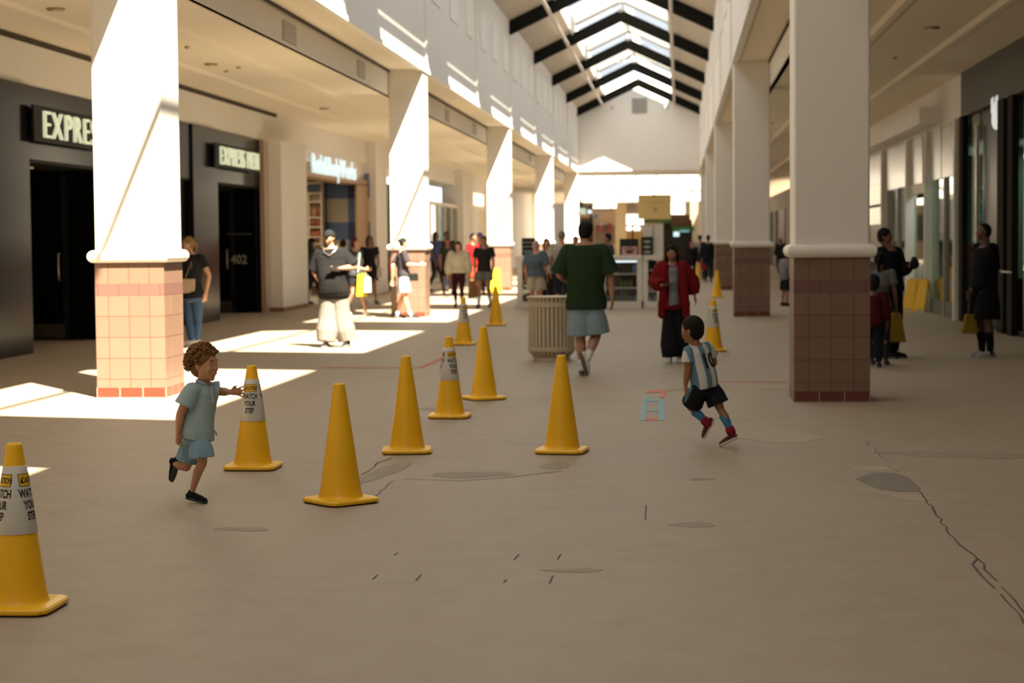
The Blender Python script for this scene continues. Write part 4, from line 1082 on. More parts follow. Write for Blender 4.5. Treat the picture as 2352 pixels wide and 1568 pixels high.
# ------------------------------------------------------------------ kiosk
YK = 43.0
def K(px, py, dy=0): return at_y(px, py, YK + dy)
def kx(px, dy=0): return K(px, 600, dy)[0]
def kz(py, dy=0): return K(1350, py, dy)[2]
m_kw = mat('kiosk_white', (0.66, 0.62, 0.56), 0.4, var=0.02)
m_shelfglass = glass('pale_shelf_glass', (0.7, 0.85, 0.8), 0.08)
m_kin = mat('case_interior_dark', (0.05, 0.05, 0.035), 0.7)
def case(label, xa, xb, ztop, zb, dy, nsh, depth=0.7, post=0.13, litt=False):
    t = thing('display_case', ((kx(xa) + kx(xb)) / 2, YK + dy + depth / 2, 0), label, 'display case')
    x0, x1 = kx(xa), kx(xb); y0, y1 = YK + dy, YK + dy + depth
    MB().box((x0, y0 + 0.02, 0.14), (x1, y1, zb)).build('base', m_kw, t)
    MB().box((x0 - 0.03, y0 - 0.02, 0), (x1 + 0.03, y1, 0.15)).build('plinth', m_kw, t)
    MB().box((x0, y0, zb), (x0 + post, y1, ztop)).build('post', m_kw, t)
    MB().box((x1 - post, y0, zb), (x1, y1, ztop)).build('post', m_kw, t)
    MB().box((x0 - 0.02, y0 - 0.03, ztop), (x1 + 0.02, y1, ztop + 0.11)).build('worktop', m_kw, t)
    MB().box((x0 + post, y1 - 0.05, zb), (x1 - post, y1, ztop)).build('back_panel', m_kin, t)
    if litt: MB().box((x0 + post, y0 + 0.02, ztop - 0.05), (x1 - post, y0 + 0.08, ztop - 0.01)).build('light_strip', mat('light_strip', (0.80, 0.90, 1.0), 0.4, emit=1.2), t)
    zs = []
    for k in range(nsh):
        z = zb + (ztop - zb) * (k + 1) / (nsh + 1); zs.append(z)
        MB().box((x0 + post, y0 + 0.04, z - 0.015), (x1 - post, y1 - 0.05, z + 0.015)).build('shelf_board', mat('pale_shelf', (0.42, 0.42, 0.34), 0.3), t)
    MB().box((x0 + post, y0 + 0.005, zb), (x1 - post, y0 + 0.012, ztop)).build('glass_pane', m_glass, t)
    return x0 + post, x1 - post, y0, [zb] + zs, (ztop - zb) / (nsh + 1)
ZT_K = kz(598)
stock = [mat('olive_jar', (0.16, 0.18, 0.08), 0.3), mat('black_jar', (0.02, 0.02, 0.02), 0.3), mat('tan_jar', (0.40, 0.26, 0.15), 0.4), mat('blue_jar', (0.10, 0.16, 0.26), 0.3), mat('silver_jar', (0.5, 0.5, 0.48), 0.3), mat('amber_jar', (0.55, 0.28, 0.05), 0.3), mat('rose_jar', (0.5, 0.3, 0.28), 0.4)]
sname = ['olive', 'black', 'tan', 'blue', 'silver', 'amber', 'rose']
def fill(c, tag_, cols, seed, n=None, w=0.07):
    x0, x1, y0, zs, gap = c; rnd = random.Random(seed)
    for r, z in enumerate(zs):
        n_ = n or int((x1 - x0) / 0.10)
        for j in range(n_):
            ci = rnd.choice(cols[min(r, len(cols) - 1)]); h = gap * rnd.uniform(0.4, 0.8)
            x = x0 + (x1 - x0) * (j + 0.5) / n_; rr = min(w, (x1 - x0) / n_ * 0.45) * rnd.uniform(0.75, 1)
            o = MB().lathe([(0, 0), (rr, 0), (rr, h * 0.7), (rr * 0.6, h * 0.8), (rr * 0.6, h), (0, h)], (x, y0 + 0.22 + rnd.uniform(0, 0.1), z + 0.016 if r else z), 10).build('jar', stock[ci], smooth=False)
            tag(o, '%s jar on the %s shelf in %s' % (sname[ci], ['bottom', 'second', 'third', 'fourth'][r], tag_), 'jar', 'jars in ' + tag_)
c = case('white narrow display case at the left end of the kiosk, left of the grey-haired woman', 1187, 1232, ZT_K, kz(692), 0, 3, 0.6, 0.12)
fill(c, 'the left kiosk case', [[2, 6, 2], [1, 0, 1], [1, 2, 4], [5, 2, 5]], 3)
c = case('low white glass display case in the middle of the kiosk, lit by a white strip', 1378, 1475, ZT_K, kz(694), 0, 2, 0.7, 0.12, True)
fill(c, 'the middle kiosk case', [[0, 3, 0, 5], [0, 0, 1], [1, 3, 0]], 4)
c = case('white display case at the right end of the kiosk, left of the red jacket woman', 1476, 1521, ZT_K, kz(694), 0, 3, 0.6, 0.12)
fill(c, 'the right kiosk case', [[2, 6, 4], [6, 2, 4], [1, 1, 4], [5, 2, 1]], 5)
# counter behind the shoppers
t = thing('kiosk_counter', (kx(1300), YK + 1.2, 0), 'dark glass fronted kiosk counter behind the green shirt man and shoppers', 'counter')
MB().box((kx(1232), YK + 0.9, 0), (kx(1380), YK + 1.5, 0.95)).build('counter_body', m_kin, t)
MB().box((kx(1232), YK + 0.85, 0.95), (kx(1380), YK + 1.55, 1.05)).build('worktop', m_kw, t)
# posters and screens on the worktops
t = thing('poster', K(1444, 590), 'poster with a close-up of an eye on the kiosk worktop', 'poster')
MB().box((kx(1423), YK + 0.2, kz(590)), (kx(1466), YK + 0.25, kz(549))).build('poster_board', m_darkin, t)
MB().box((kx(1428), YK + 0.185, kz(589)), (kx(1463), YK + 0.2, kz(567))).build('picture', mat('pink_skin_print', (0.55, 0.30, 0.27), 0.5), t)
pe = K(1446, 578)
MB().ell((pe[0], YK + 0.18, pe[2]), (0.10, 0.008, 0.045), n=16, m=8).build('eye_print', mat('eye_print', (0.10, 0.05, 0.04), 0.5), t)
MB().ell((pe[0], YK + 0.172, pe[2]), (0.035, 0.008, 0.035), n=12, m=8).build('pupil_print', m_ink, t)
MB().tube([(pe[0] - 0.12, YK + 0.18, pe[2] + 0.06), (pe[0], YK + 0.18, pe[2] + 0.09), (pe[0] + 0.12, YK + 0.18, pe[2] + 0.05)], 0.014, 6).build('brow_print', m_ink, t)
t = thing('poster', K(1486, 590), 'black and grey poster on the kiosk worktop beside the eye poster', 'poster')
MB().box((kx(1472), YK + 0.2, kz(590)), (kx(1500), YK + 0.25, kz(545))).build('poster_board', m_darkin, t)
for k in range(3): q = K(1486, 555 + 12 * k); MB().ell((q[0], YK + 0.19, q[2]), (0.09, 0.008, 0.03), n=10, m=6).build('product_print', mat('grey_print', (0.3, 0.3, 0.27), 0.5), t)
t = thing('kiosk_screen', K(1500, 590, 0.35), 'tall white notched back panel rising behind the kiosk posters', 'screen')
MB().box((kx(1499, .3), YK + 0.32, kz(600, .3)), (kx(1523, .3), YK + 0.42, kz(517, .3))).build('panel_board', m_kw, t)
MB().box((kx(1476, .3), YK + 0.32, kz(545, .3)), (kx(1501, .3), YK + 0.42, kz(520, .3))).build('panel_board', m_kw, t)
t = thing('display_rack', K(1208, 590, 0.5), 'black wall rack of small goods above the left kiosk case', 'rack')
MB().box((kx(1195), YK + 0.45, kz(592)), (kx(1227), YK + 0.5, kz(545))).build('rack_board', m_darkin, t)
for k in range(4): MB().box((kx(1197), YK + 0.4, kz(556 + 10 * k)), (kx(1225), YK + 0.45, kz(554.5 + 10 * k))).build('rack_shelf', m_grey, t)
MB().box((kx(1203), YK + 0.46, 0.3), (kx(1206), YK + 0.5, kz(590))).build('rack_leg', m_grey, t); MB().box((kx(1216), YK + 0.46, 0.3), (kx(1219), YK + 0.5, kz(590))).build('rack_leg', m_grey, t)
# lamp arm at the kiosk
t = thing('kiosk_lamp', K(1460, 545, 0.3), 'thin dark lamp arm standing on the kiosk worktop behind the eye poster', 'lamp')
q0, q1 = K(1453, 592, .4), K(1453, 518, .4)
MB().tube([q0, q1], 0.018, 6).build('pole', m_darkin, t)
q2 = K(1440, 519, .4); q3 = K(1478, 519, .4)
MB().tube([q2, q3], 0.014, 6).build('lamp_head', m_darkin, t)
# ------------------------------------------------------------------ people
UPV = np.array([0, 0, 1.0])
def skin_mat(c):
    return mat('skin_%02x%02x%02x' % tuple(int(x * 255) for x in c), c, 0.55, var=0.05, scale=12, sub=0.0)
def cloth(c, nm='cloth'):
    return mat('%s_%02x%02x%02x' % ((nm,) + tuple(int(min(x, 1) * 255) for x in c)), c, 0.9, var=0.10, scale=9, bump=0.15, spec=0.12)
SK1, SK2, SK3, SK4 = (0.55, 0.31, 0.20), (0.42, 0.22, 0.13), (0.28, 0.13, 0.07), (0.12, 0.055, 0.03)
BLK, DGR, NAVY = (0.016, 0.015, 0.015), (0.045, 0.042, 0.042), (0.02, 0.03, 0.06)
HBLK, HBRN, HGRY = (0.010, 0.008, 0.007), (0.07, 0.03, 0.015), (0.35, 0.32, 0.29)

ADULT = dict(head=(0, 0.012, 0.928), neck=(0, -0.005, 0.825), LS=(0.108, 0, 0.805), RS=(-0.108, 0, 0.805), LE=(0.138, -0.01, 0.635), RE=(-0.138, -0.01, 0.635),
             LW=(0.145, 0.045, 0.49), RW=(-0.145, 0.045, 0.49), LH=(0.052, 0, 0.52), RH=(-0.052, 0, 0.52), LK=(0.058, 0.015, 0.285), RK=(-0.058, 0.015, 0.285),
             LA=(0.062, -0.01, 0.045), RA=(-0.062, -0.01, 0.045))
WALK = dict(LK=(0.055, 0.075, 0.29), LA=(0.058, 0.125, 0.05), RK=(-0.055, 0.01, 0.285), RA=(-0.058, -0.12, 0.075), LW=(0.14, -0.02, 0.49), RW=(-0.14, 0.10, 0.50), RE=(-0.135, 0.02, 0.64))
CHILD = dict(head=(0, 0.01, 0.885), neck=(0, -0.005, 0.775), LS=(0.112, 0, 0.755), RS=(-0.112, 0, 0.755), LE=(0.14, -0.01, 0.605), RE=(-0.14, -0.01, 0.605),
             LW=(0.145, 0.03, 0.47), RW=(-0.145, 0.03, 0.47), LH=(0.058, 0, 0.46), RH=(-0.058, 0, 0.46), LK=(0.06, 0.01, 0.25), RK=(-0.06, 0.01, 0.25),
             LA=(0.062, -0.01, 0.05), RA=(-0.062, -0.01, 0.05))
HEAD_FN = None
def head_fn(u):
    x, y, z = u
    if z < 0:
        t = -z
        x *= 1 - 0.30 * t ** 1.3
        if y < 0: y *= 1 - 0.60 * t
        else: y *= 1 + 0.55 * t * t
    if y > 0: y *= 0.94
    return np.array([x, y, z])
def add_head(mb, c, hh, A, face=True, n=22, m=16, kid=False):
    """A rows: right(x=body left), front, up"""
    mb.ell(c, (0.345 * hh, 0.42 * hh, 0.5 * hh), A, n, m, fn=head_fn)
    P = lambda x, y, z: c + (A[0] * x + A[1] * y + A[2] * z) * hh
    if face:
        if kid:
            mb.tube([P(0, 0.36, 0.0), P(0, 0.405, -0.07), P(0, 0.425, -0.105)], [0.025 * hh, 0.035 * hh, 0.042 * hh], 8)
        else:
            mb.tube([P(0, 0.37, 0.03), P(0, 0.425, -0.06), P(0, 0.44, -0.10)], [0.028 * hh, 0.042 * hh, 0.050 * hh], 8)
            mb.tube([P(-0.16, 0.335, 0.11), P(0, 0.375, 0.12), P(0.16, 0.335, 0.11)], 0.04 * hh, 8)
        for s in (-1, 1):
            mb.ell(P(s * 0.17, 0.26, -0.12), (0.12 * hh, 0.10 * hh, 0.12 * hh), A, 8, 6)
        mb.tube([P(-0.075, 0.375, -0.235), P(0, 0.395, -0.23), P(0.075, 0.375, -0.235)], 0.028 * hh, 8)
        mb.ell(P(0, 0.26, -0.39), (0.12 * hh, 0.09 * hh, 0.09 * hh), A, 8, 6)
    for s in (-1, 1):
        mb.ell(P(s * 0.345, -0.02, -0.03), (0.035 * hh, 0.065 * hh, 0.105 * hh), A, 8, 6)
def add_hand(mb, w, d, pn, side, S, curl=0.35, spread=0.10, rf=1.0):
    """w wrist, d along hand, pn palm normal, side: thumb direction"""
    d = nrm(d); pn = nrm(pn - d * (pn @ d)); sd = nrm(np.cross(d, pn)) * side
    L = 0.105 * S
    pc_ = w + d * L * 0.45
    mb.tube([w - d * 0.02 * S, w + d * 0.03 * S, w + d * 0.085 * S], [0.026 * S, 0.036 * S, 0.040 * S], 10, ax=pn, flat=0.45)
    ln = [0.072, 0.082, 0.076, 0.060]
    for k in range(4):
        off = (1.5 - k) * 0.0205 * S
        b = w + d * 0.088 * S + sd * off
        dd = nrm(d + sd * (1.5 - k) * spread)
        r = 0.0088 * S * rf
        c1 = curl * (1 + 0.15 * k)
        d2 = nrm(dd * math.cos(c1) + pn * math.sin(c1)); d3 = nrm(dd * math.cos(2.0 * c1) + pn * math.sin(2.0 * c1))
        l = ln[k] * S
        mb.tube([b - dd * 0.02 * S, b, b + dd * l * 0.35, b + dd * l * 0.35 + d2 * l * 0.36, b + dd * l * 0.35 + d2 * l * 0.36 + d3 * l * 0.28], [r * 1.1, r * 1.1, r, r * 0.92, r * 0.8], 8)
    tb = w + d * 0.03 * S + sd * 0.028 * S
    t1 = nrm(d * 0.65 + sd * 0.75 + pn * 0.25)
    t2 = nrm(d * 0.9 + sd * 0.35 + pn * 0.35)
    mb.tube([tb - sd * 0.01 * S, tb + t1 * 0.035 * S, tb + t1 * 0.035 * S + t2 * 0.032 * S], [0.014 * S, 0.0108 * S * rf, 0.009 * S * rf], 8)
def shoe_mesh(a, toe_dir, S, sole=None, boot=0.0):
    """ankle point, direction of the toes; returns upper and sole builders"""
    d = nrm(toe_dir)
    u = UPV - d * d[2]; u = nrm(u) if np.linalg.norm(u) > 0.15 else nrm(np.array([0, -1.0, 0]) - d * (-d[1]))
    s = np.cross(d, u)
    A = np.array([s, d, u])
    up = MB(); so_ = MB()
    base = a - u * 0.060 * S
    P = lambda x, y, z: base + s * x * S + d * y * S + u * z * S
    up.tube([P(0, -0.045, 0.022), P(0, 0.03, 0.030), P(0.004, 0.11, 0.018), P(0.004, 0.165, 0.008)], [0.036 * S, 0.042 * S, 0.040 * S, 0.034 * S], 12, ax=u, flat=0.8)
    up.tube([P(0, -0.02, 0.03), P(0, -0.012, 0.075 + boot)], [0.036 * S, 0.037 * S], 12, rnd=(True, False))
    R = []
    for z, g in ((-0.022, 0.0), (-0.018, 0.004), (0.0, 0.004), (0.004, 0.0)):
        ring = []
        for i in range(20):
            t = 2 * PI * i / 20
            y = 0.06 + math.cos(t) * (0.137 + g); wx = (0.037 + g + 0.008 * math.cos(t)) * math.sin(t) * (1.0 + 0.25 * math.cos(t) ** 2)
            ring.append(P(wx, y, z))
        R.append(ring)
    so_.rings(R)
    return up, so_, A
def torso_rings(J, Sd, spec, off=0.0, t0=-0.13, t1=1.0, fit=1.0, belly=0.0, n=20, flare=0.0):
    """J joints; spec list of (t, half width, half depth, forward offset) in units of stature"""
    pel = (J['LH'] + J['RH']) / 2; nk = J['neck']
    hl = nrm(J['LH'] - J['RH']); sl = nrm(J['LS'] - J['RS'])
    sp = nk - pel
    R = []
    K_ = [s[0] for s in spec]
    ts = sorted(set([t0, t1] + [t for t in K_ if t0 < t < t1] + [t0 + (t1 - t0) * i / 9 for i in range(10)]))
    for t in ts:
        a, b, f = [np.interp(t, K_, [s[j] for s in spec]) for j in (1, 2, 3)]
        w = min(max(t, 0), 1)
        ax = nrm(hl * (1 - w) + sl * w)
        up = nrm(sp); ax = nrm(ax - up * (ax @ up)); fr = np.cross(up, ax)
        fr = fr * 1.0
        bel = belly * math.exp(-((t - 0.28) / 0.28) ** 2)
        a2 = a * Sd * fit + off + flare * max(0, 0.4 - t); b2 = b * Sd * (1 + 0.6 * (fit - 1)) + off + bel * Sd + flare * max(0, 0.4 - t)
        c = pel + sp * t + fr * (f * Sd + bel * Sd * 0.7) * (-1)
        ring = []
        for i in range(n):
            q = 2 * PI * i / n
            cq, sq = math.cos(q), math.sin(q)
            e = 0.8
            x = math.copysign(abs(cq) ** e, cq); y = math.copysign(abs(sq) ** e, sq)
            ring.append(c + ax * x * a2 + fr * y * b2)
        R.append(ring)
    return R
TORSO = [(-0.16, 0.05, 0.045, 0), (-0.05, 0.090, 0.062, 0.006), (0.05, 0.094, 0.066, 0.008), (0.28, 0.080, 0.056, 0), (0.55, 0.090, 0.064, 0), (0.78, 0.100, 0.060, 0.0), (0.90, 0.080, 0.048, 0), (1.0, 0.036, 0.036, 0)]
TORSO_F = [(-0.16, 0.05, 0.045, 0), (-0.05, 0.096, 0.066, 0.01), (0.05, 0.096, 0.068, 0.01), (0.30, 0.070, 0.052, 0), (0.60, 0.084, 0.070, -0.01), (0.78, 0.092, 0.058, 0.0), (0.90, 0.070, 0.045, 0), (1.0, 0.033, 0.033, 0)]
TORSO_C = [(-0.16, 0.06, 0.055, 0), (-0.05, 0.088, 0.074, 0.0), (0.10, 0.092, 0.080, -0.006), (0.30, 0.090, 0.080, -0.008), (0.60, 0.090, 0.072, 0), (0.80, 0.094, 0.066, 0.0), (0.92, 0.070, 0.05, 0), (1.0, 0.040, 0.040, 0)]

def person(label, px, top, bot, face=0, pose=None, child=False, fem=False, fit=1.0, belly=0.0, J={}, loc={}, headdir=None, headh=None, tilt=0.0, skin=SK1,
           hair='short', hairc=HBLK, shirt=None, pants=None, shoes=(BLK, None), socks=None, vox=0.012, hands={}, feet={}, group=None, H=None, Y=None, eyes=True, extras=None, shadow_y=None, hhscale=1.0, fingers=1.0):
    g = at_z(px, bot, 0) if Y is None else np.array([at_y(px, bot, Y)[0], Y, 0])
    g[2] = 0
    Y0 = g[1]
    if H is None: H = at_y(px, top, Y0)[2]
    th = math.radians(face)
    Fv = np.array([math.sin(th), -math.cos(th), 0]); Lv = np.cross(UPV, Fv)
    base = dict(CHILD if child else ADULT)
    if pose == 'walk': base.update(WALK)
    if pose == 'walk2':
        for k, v in WALK.items(): base[('R' if k[0] == 'L' else 'L') + k[1:]] = (-v[0], v[1], v[2])
    base.update(loc)
    Jt = {k: g + (Lv * v[0] + Fv * v[1] + UPV * v[2]) * H for k, v in base.items()}
    for k, v in J.items():
        Jt[k] = at_y(v[0], v[1], Y0 + (v[2] if len(v) > 2 else 0.0))
    S = H / 1.75 * (1.0 if not child else 1.12)
    hh = (headh if headh else (0.128 if not child else 0.195) * H * hhscale)
    t = thing('person', g, label, 'person', group)
    sm = skin_mat(skin)
    # head axes
    hd = math.radians(headdir if headdir is not None else face)
    hf = np.array([math.sin(hd), -math.cos(hd), 0.0]); hf[2] = -math.tan(math.radians(tilt)); hf = nrm(hf)
    hl = nrm(np.cross(UPV, hf)); hu = np.cross(hf, hl)
    A = np.array([hl, hf, hu])
    body = MB()
    c = Jt['head']
    add_head(body, c, hh, A, kid=child)
    nr = 0.031 * H * (1.05 if not child else 1.0)
    body.tube([Jt['neck'] - UPV * 0.02 * H, Jt['neck'], c - hu * hh * 0.28 - hf * hh * 0.08], [nr * 1.25, nr * 1.02, nr * 0.95], 12)
    spec = TORSO_C if child else (TORSO_F if fem else TORSO)
    body.rings(torso_rings(Jt, H, spec, fit=fit, belly=belly))
    ak = 1.0 if not child else 1.28
    q = (0.88 if fem else 1.0) * (1 + 0.5 * (fit - 1)) * H
    for s in 'LR':
        body.tube([Jt['neck'] - UPV * 0.035 * H, Jt[s + 'S'] - UPV * 0.005 * H], [0.030 * H, 0.029 * q], 10)
        body.tube([Jt[s + 'S'], Jt[s + 'S'] * 0.5 + Jt[s + 'E'] * 0.5, Jt[s + 'E']], [0.029 * q * ak, 0.027 * q * ak, 0.0215 * q * ak], 12)
        m_ = Jt[s + 'E'] * 0.68 + Jt[s + 'W'] * 0.32
        body.tube([Jt[s + 'E'], m_, Jt[s + 'W']], [0.0215 * q * ak, 0.0225 * q * ak, 0.0145 * q * ak], 12)
        body.tube([Jt[s + 'H'], Jt[s + 'H'] * 0.4 + Jt[s + 'K'] * 0.6, Jt[s + 'K']], [0.050 * q, 0.044 * q, 0.030 * q], 14)
        m_ = Jt[s + 'K'] * 0.66 + Jt[s + 'A'] * 0.34
        kb = Fv * 0.012 * H
        body.tube([Jt[s + 'K'], m_ - kb, Jt[s + 'K'] * 0.3 + Jt[s + 'A'] * 0.7 - kb * 0.5, Jt[s + 'A']], [0.030 * q, 0.031 * q, 0.023 * q, 0.0175 * q], 12)
        hdn = hands.get(s, {})
        d = np.array(hdn['d']) if 'd' in hdn else Jt[s + 'W'] - Jt[s + 'E']
        inward = -Lv * (1 if s == 'L' else -1)
        pn = np.array(hdn['pn']) if 'pn' in hdn else inward
        fwd_side = Fv
        dn = nrm(d); pnn = nrm(pn - dn * (pn @ dn)); sdv = np.cross(dn, pnn)
        ref = np.array(hdn['th']) if 'th' in hdn else fwd_side + UPV * 0.3
        side = 1 if sdv @ ref > 0 else -1
        add_hand(body, Jt[s + 'W'], d, pn, side, S * (1.0 if not child else 0.98), hdn.get('curl', 0.45), hdn.get('spread', 0.06), rf=fingers)
    body.build('body', sm, t, smooth=True, remesh=vox, sm=2)
    P = lambda x, y, z: c + (A[0] * x + A[1] * y + A[2] * z) * hh
    if eyes:
        me_ = mat('eye_dark', (0.012, 0.008, 0.006), 0.2); mw = mat('eye_white', (0.6, 0.56, 0.5), 0.3)
        mb_ = mat('brow_%02x' % int(hairc[0] * 255), tuple(x * 1.3 for x in hairc), 0.9); ml = mat('lip_rose', tuple(x * y for x, y in zip(skin, (0.75, 0.45, 0.45))), 0.5)
        for s in (-1, 1):
            e = MB().ell(P(s * 0.145, 0.338, 0.035), (0.046 * hh, 0.018 * hh, 0.019 * hh), A, 10, 6).build('eye', mw, t, smooth=True)
            MB().ell(P(s * 0.145, 0.350, 0.035), (0.024 * hh, 0.014 * hh, 0.021 * hh), A, 8, 6).build('iris', me_, e, smooth=True)
            MB().tube([P(s * 0.07, 0.370, 0.135), P(s * 0.145, 0.358, 0.155), P(s * 0.21, 0.322, 0.13)], 0.013 * hh, 6).build('eyebrow', mb_, t)
        MB().tube([P(-0.06, 0.398, -0.232), P(0, 0.424, -0.230), P(0.06, 0.398, -0.232)], 0.014 * hh, 6).build('mouth', ml, t, smooth=True)
    # hair
    hm = mat('hair_%02x%02x%02x' % tuple(int(x * 255) for x in hairc), hairc, 0.75, var=0.35, scale=40, bump=0.3, spec=0.15)
    hb = MB()
    if hair in ('short', 'long', 'bun', 'pony', 'curly', 'bob', 'bangs'):
        g_ = 1.0
        hb.ell(P(0, -0.055, 0.10), (0.375 * hh * g_, 0.415 * hh * g_, 0.44 * hh), A, 20, 14)
        if hair != 'long': hb.ell(P(0, -0.14, -0.04), (0.35 * hh, 0.31 * hh, 0.36 * hh), A, 16, 10)
    if hair == 'short':
        hb.tube([P(-0.24, 0.17, 0.29), P(0, 0.27, 0.33), P(0.24, 0.17, 0.29)], 0.075 * hh, 8)
    if hair == 'bangs':
        hb.tube([P(-0.28, 0.20, 0.22), P(0, 0.34, 0.26), P(0.28, 0.20, 0.22)], 0.10 * hh, 8)
        for s in (-1, 1): hb.tube([P(s * 0.33, 0.05, 0.2), P(s * 0.37, 0.02, -0.1), P(s * 0.36, -0.05, -0.45)], [0.10 * hh, 0.10 * hh, 0.07 * hh], 8)
        hb.ell(P(0, -0.22, -0.25), (0.36 * hh, 0.22 * hh, 0.4 * hh), A, 14, 8)
    if hair == 'long':
        hb.tube([P(0, -0.12, 0.15), P(0, -0.24, -0.2), P(0, -0.28, -0.65), P(0, -0.27, -1.15)], [0.36 * hh, 0.34 * hh, 0.33 * hh, 0.22 * hh], 14, ax=A[1], flat=0.55)
        for s in (-1, 1): hb.tube([P(s * 0.25, 0.12, 0.30), P(s * 0.36, 0.05, 0.0), P(s * 0.37, -0.02, -0.40), P(s * 0.34, 0.04, -0.85)], [0.09 * hh, 0.085 * hh, 0.10 * hh, 0.06 * hh], 8)
    if hair == 'bob':
        hb.ell(P(0, -0.10, -0.12), (0.42 * hh, 0.36 * hh, 0.46 * hh), A, 16, 10)
    if hair == 'bun':
        hb.ell(P(0, -0.42, 0.18), (0.17 * hh, 0.17 * hh, 0.17 * hh), A, 12, 8)
    if hair == 'pony':
        hb.tube([P(0, -0.42, 0.12), P(0, -0.56, -0.05), P(0, -0.52, -0.5), P(0, -0.42, -0.95)], [0.08 * hh, 0.12 * hh, 0.12 * hh, 0.04 * hh], 10)
    if hair == 'curly':
        rnd = random.Random(7)
        for k in range(420):
            ph = rnd.uniform(0, 2 * PI); z = rnd.uniform(-0.45, 1.0)
            r = math.sqrt(max(0, 1 - z * z))
            x, y = r * math.cos(ph), r * math.sin(ph)
            if y > 0.25 and z < 0.48: continue
            if y > -0.15 and z < 0.0: continue
            cc = np.array([x * 0.40, -0.07 + y * 0.43, 0.08 + z * 0.46])
            R_ = rnd.uniform(0.035, 0.062)
            u1 = nrm(np.array([rnd.gauss(0, 1) for _ in range(3)])); u2 = nrm(np.cross(u1, np.array([rnd.gauss(0, 1) for _ in range(3)])))
            pts = [P(*(cc + (u1 * math.cos(w) + u2 * math.sin(w)) * R_ + np.array([x, y, z]) * 0.016 * i)) for i, w in enumerate([j * 0.9 for j in range(7)])]
            hb.tube(pts, 0.026 * hh, 6)
    if hair == 'buzz':
        hb.ell(P(0, -0.03, 0.06), (0.352 * hh, 0.425 * hh, 0.46 * hh), A, 18, 12, fn=lambda u: u if not (u[1] > 0.3 and u[2] < 0.5) else u * 0.9)
    if hair != 'bald' and hb.v:
        hb.build('hair', hm, t, smooth=True, remesh=max(vox * (0.45 if hair == 'curly' else 0.8), 0.0032), sm=1)
    def cap(col, back=False):
        sg = -1 if back else 1
        cm = cloth(col, 'cap')
        mb = MB(); mb.ell(P(0, -0.02, 0.13), (0.385 * hh, 0.45 * hh, 0.42 * hh), A, 20, 12, fn=lambda u: np.array([u[0], u[1], max(u[2], -0.08)]))
        o = mb.build('cap', cm, t, smooth=True)
        b2 = MB(); b2.ell(P(0, sg * 0.46, 0.16), (0.28 * hh, 0.26 * hh, 0.035 * hh), A, 16, 6); b2.build('brim', cm, o, smooth=True)
    # clothes
    if shirt:
        sc = shirt.get('m') or cloth(shirt['c'], 'shirt')
        hem = shirt.get('hem', -0.06); slv = shirt.get('sleeve', 0.55); o_ = shirt.get('off', 0.012) ; sr = shirt.get('sr', 1.0)
        mb = MB()
        neckcut = shirt.get('neck', 0.955)
        mb.rings(torso_rings(Jt, H, spec, off=o_, t0=hem, t1=neckcut, fit=fit * shirt.get('w', 1.0), belly=belly, flare=shirt.get('flare', 0.0)))
        for s in 'LR':
            mb.tube([Jt['neck'] - UPV * 0.042 * H, Jt[s + 'S'] - UPV * 0.004 * H], [0.036 * H, 0.029 * q + o_ * 1.1], 12)
            E_, W_ = Jt[s + 'E'], Jt[s + 'W']
            if slv <= 1.0:
                e = Jt[s + 'S'] * (1 - slv) + E_ * slv
                mb.tube([Jt[s + 'S'], e], [(0.029 * q + o_) * (1 + (sr - 1) * 0.15), (0.030 * q + o_ * 1.25) * sr], 14, rnd=(True, False))
            else:
                k = slv - 1.0
                e = E_ * (1 - k) + W_ * k
                mb.tube([Jt[s + 'S'], Jt[s + 'S'] * 0.5 + E_ * 0.5, E_, (E_ + e) / 2, e], [(0.029 * q + o_) * (1 + (sr - 1) * 0.2), (0.028 * q + o_) * (1 + (sr - 1) * 0.7), (0.026 * q + o_) * sr, (0.025 * q + o_) * sr, (0.020 * q + o_ * 0.8) * min(sr, 1.2)], 14, rnd=(True, False))
        so2 = mb.build(shirt.get('name', 'shirt'), sc, t, smooth=True, remesh=vox, sm=2)
        if shirt.get('collar'):
            cb_ = MB()
            for s in (-1, 1):
                b0 = Jt['neck'] + UPV * 0.005
                sx_ = nrm(Jt['LS'] - Jt['RS']) * s
                fr_ = nrm(np.cross(nrm(Jt['LS'] - Jt['RS']), UPV))
                cb_.tube([b0 - fr_ * nr * 1.2 + sx_ * 0.0, b0 + sx_ * nr * 1.35 - fr_ * nr * 0.3, b0 + sx_ * nr * 1.1 + fr_ * nr * 1.2 - UPV * 0.02, b0 + sx_ * nr * 0.2 + fr_ * nr * 1.9 - UPV * 0.055], [0.011, 0.013, 0.015, 0.008], 8)
            cb_.build('collar', sc, t, smooth=True, remesh=0.004, sm=1)
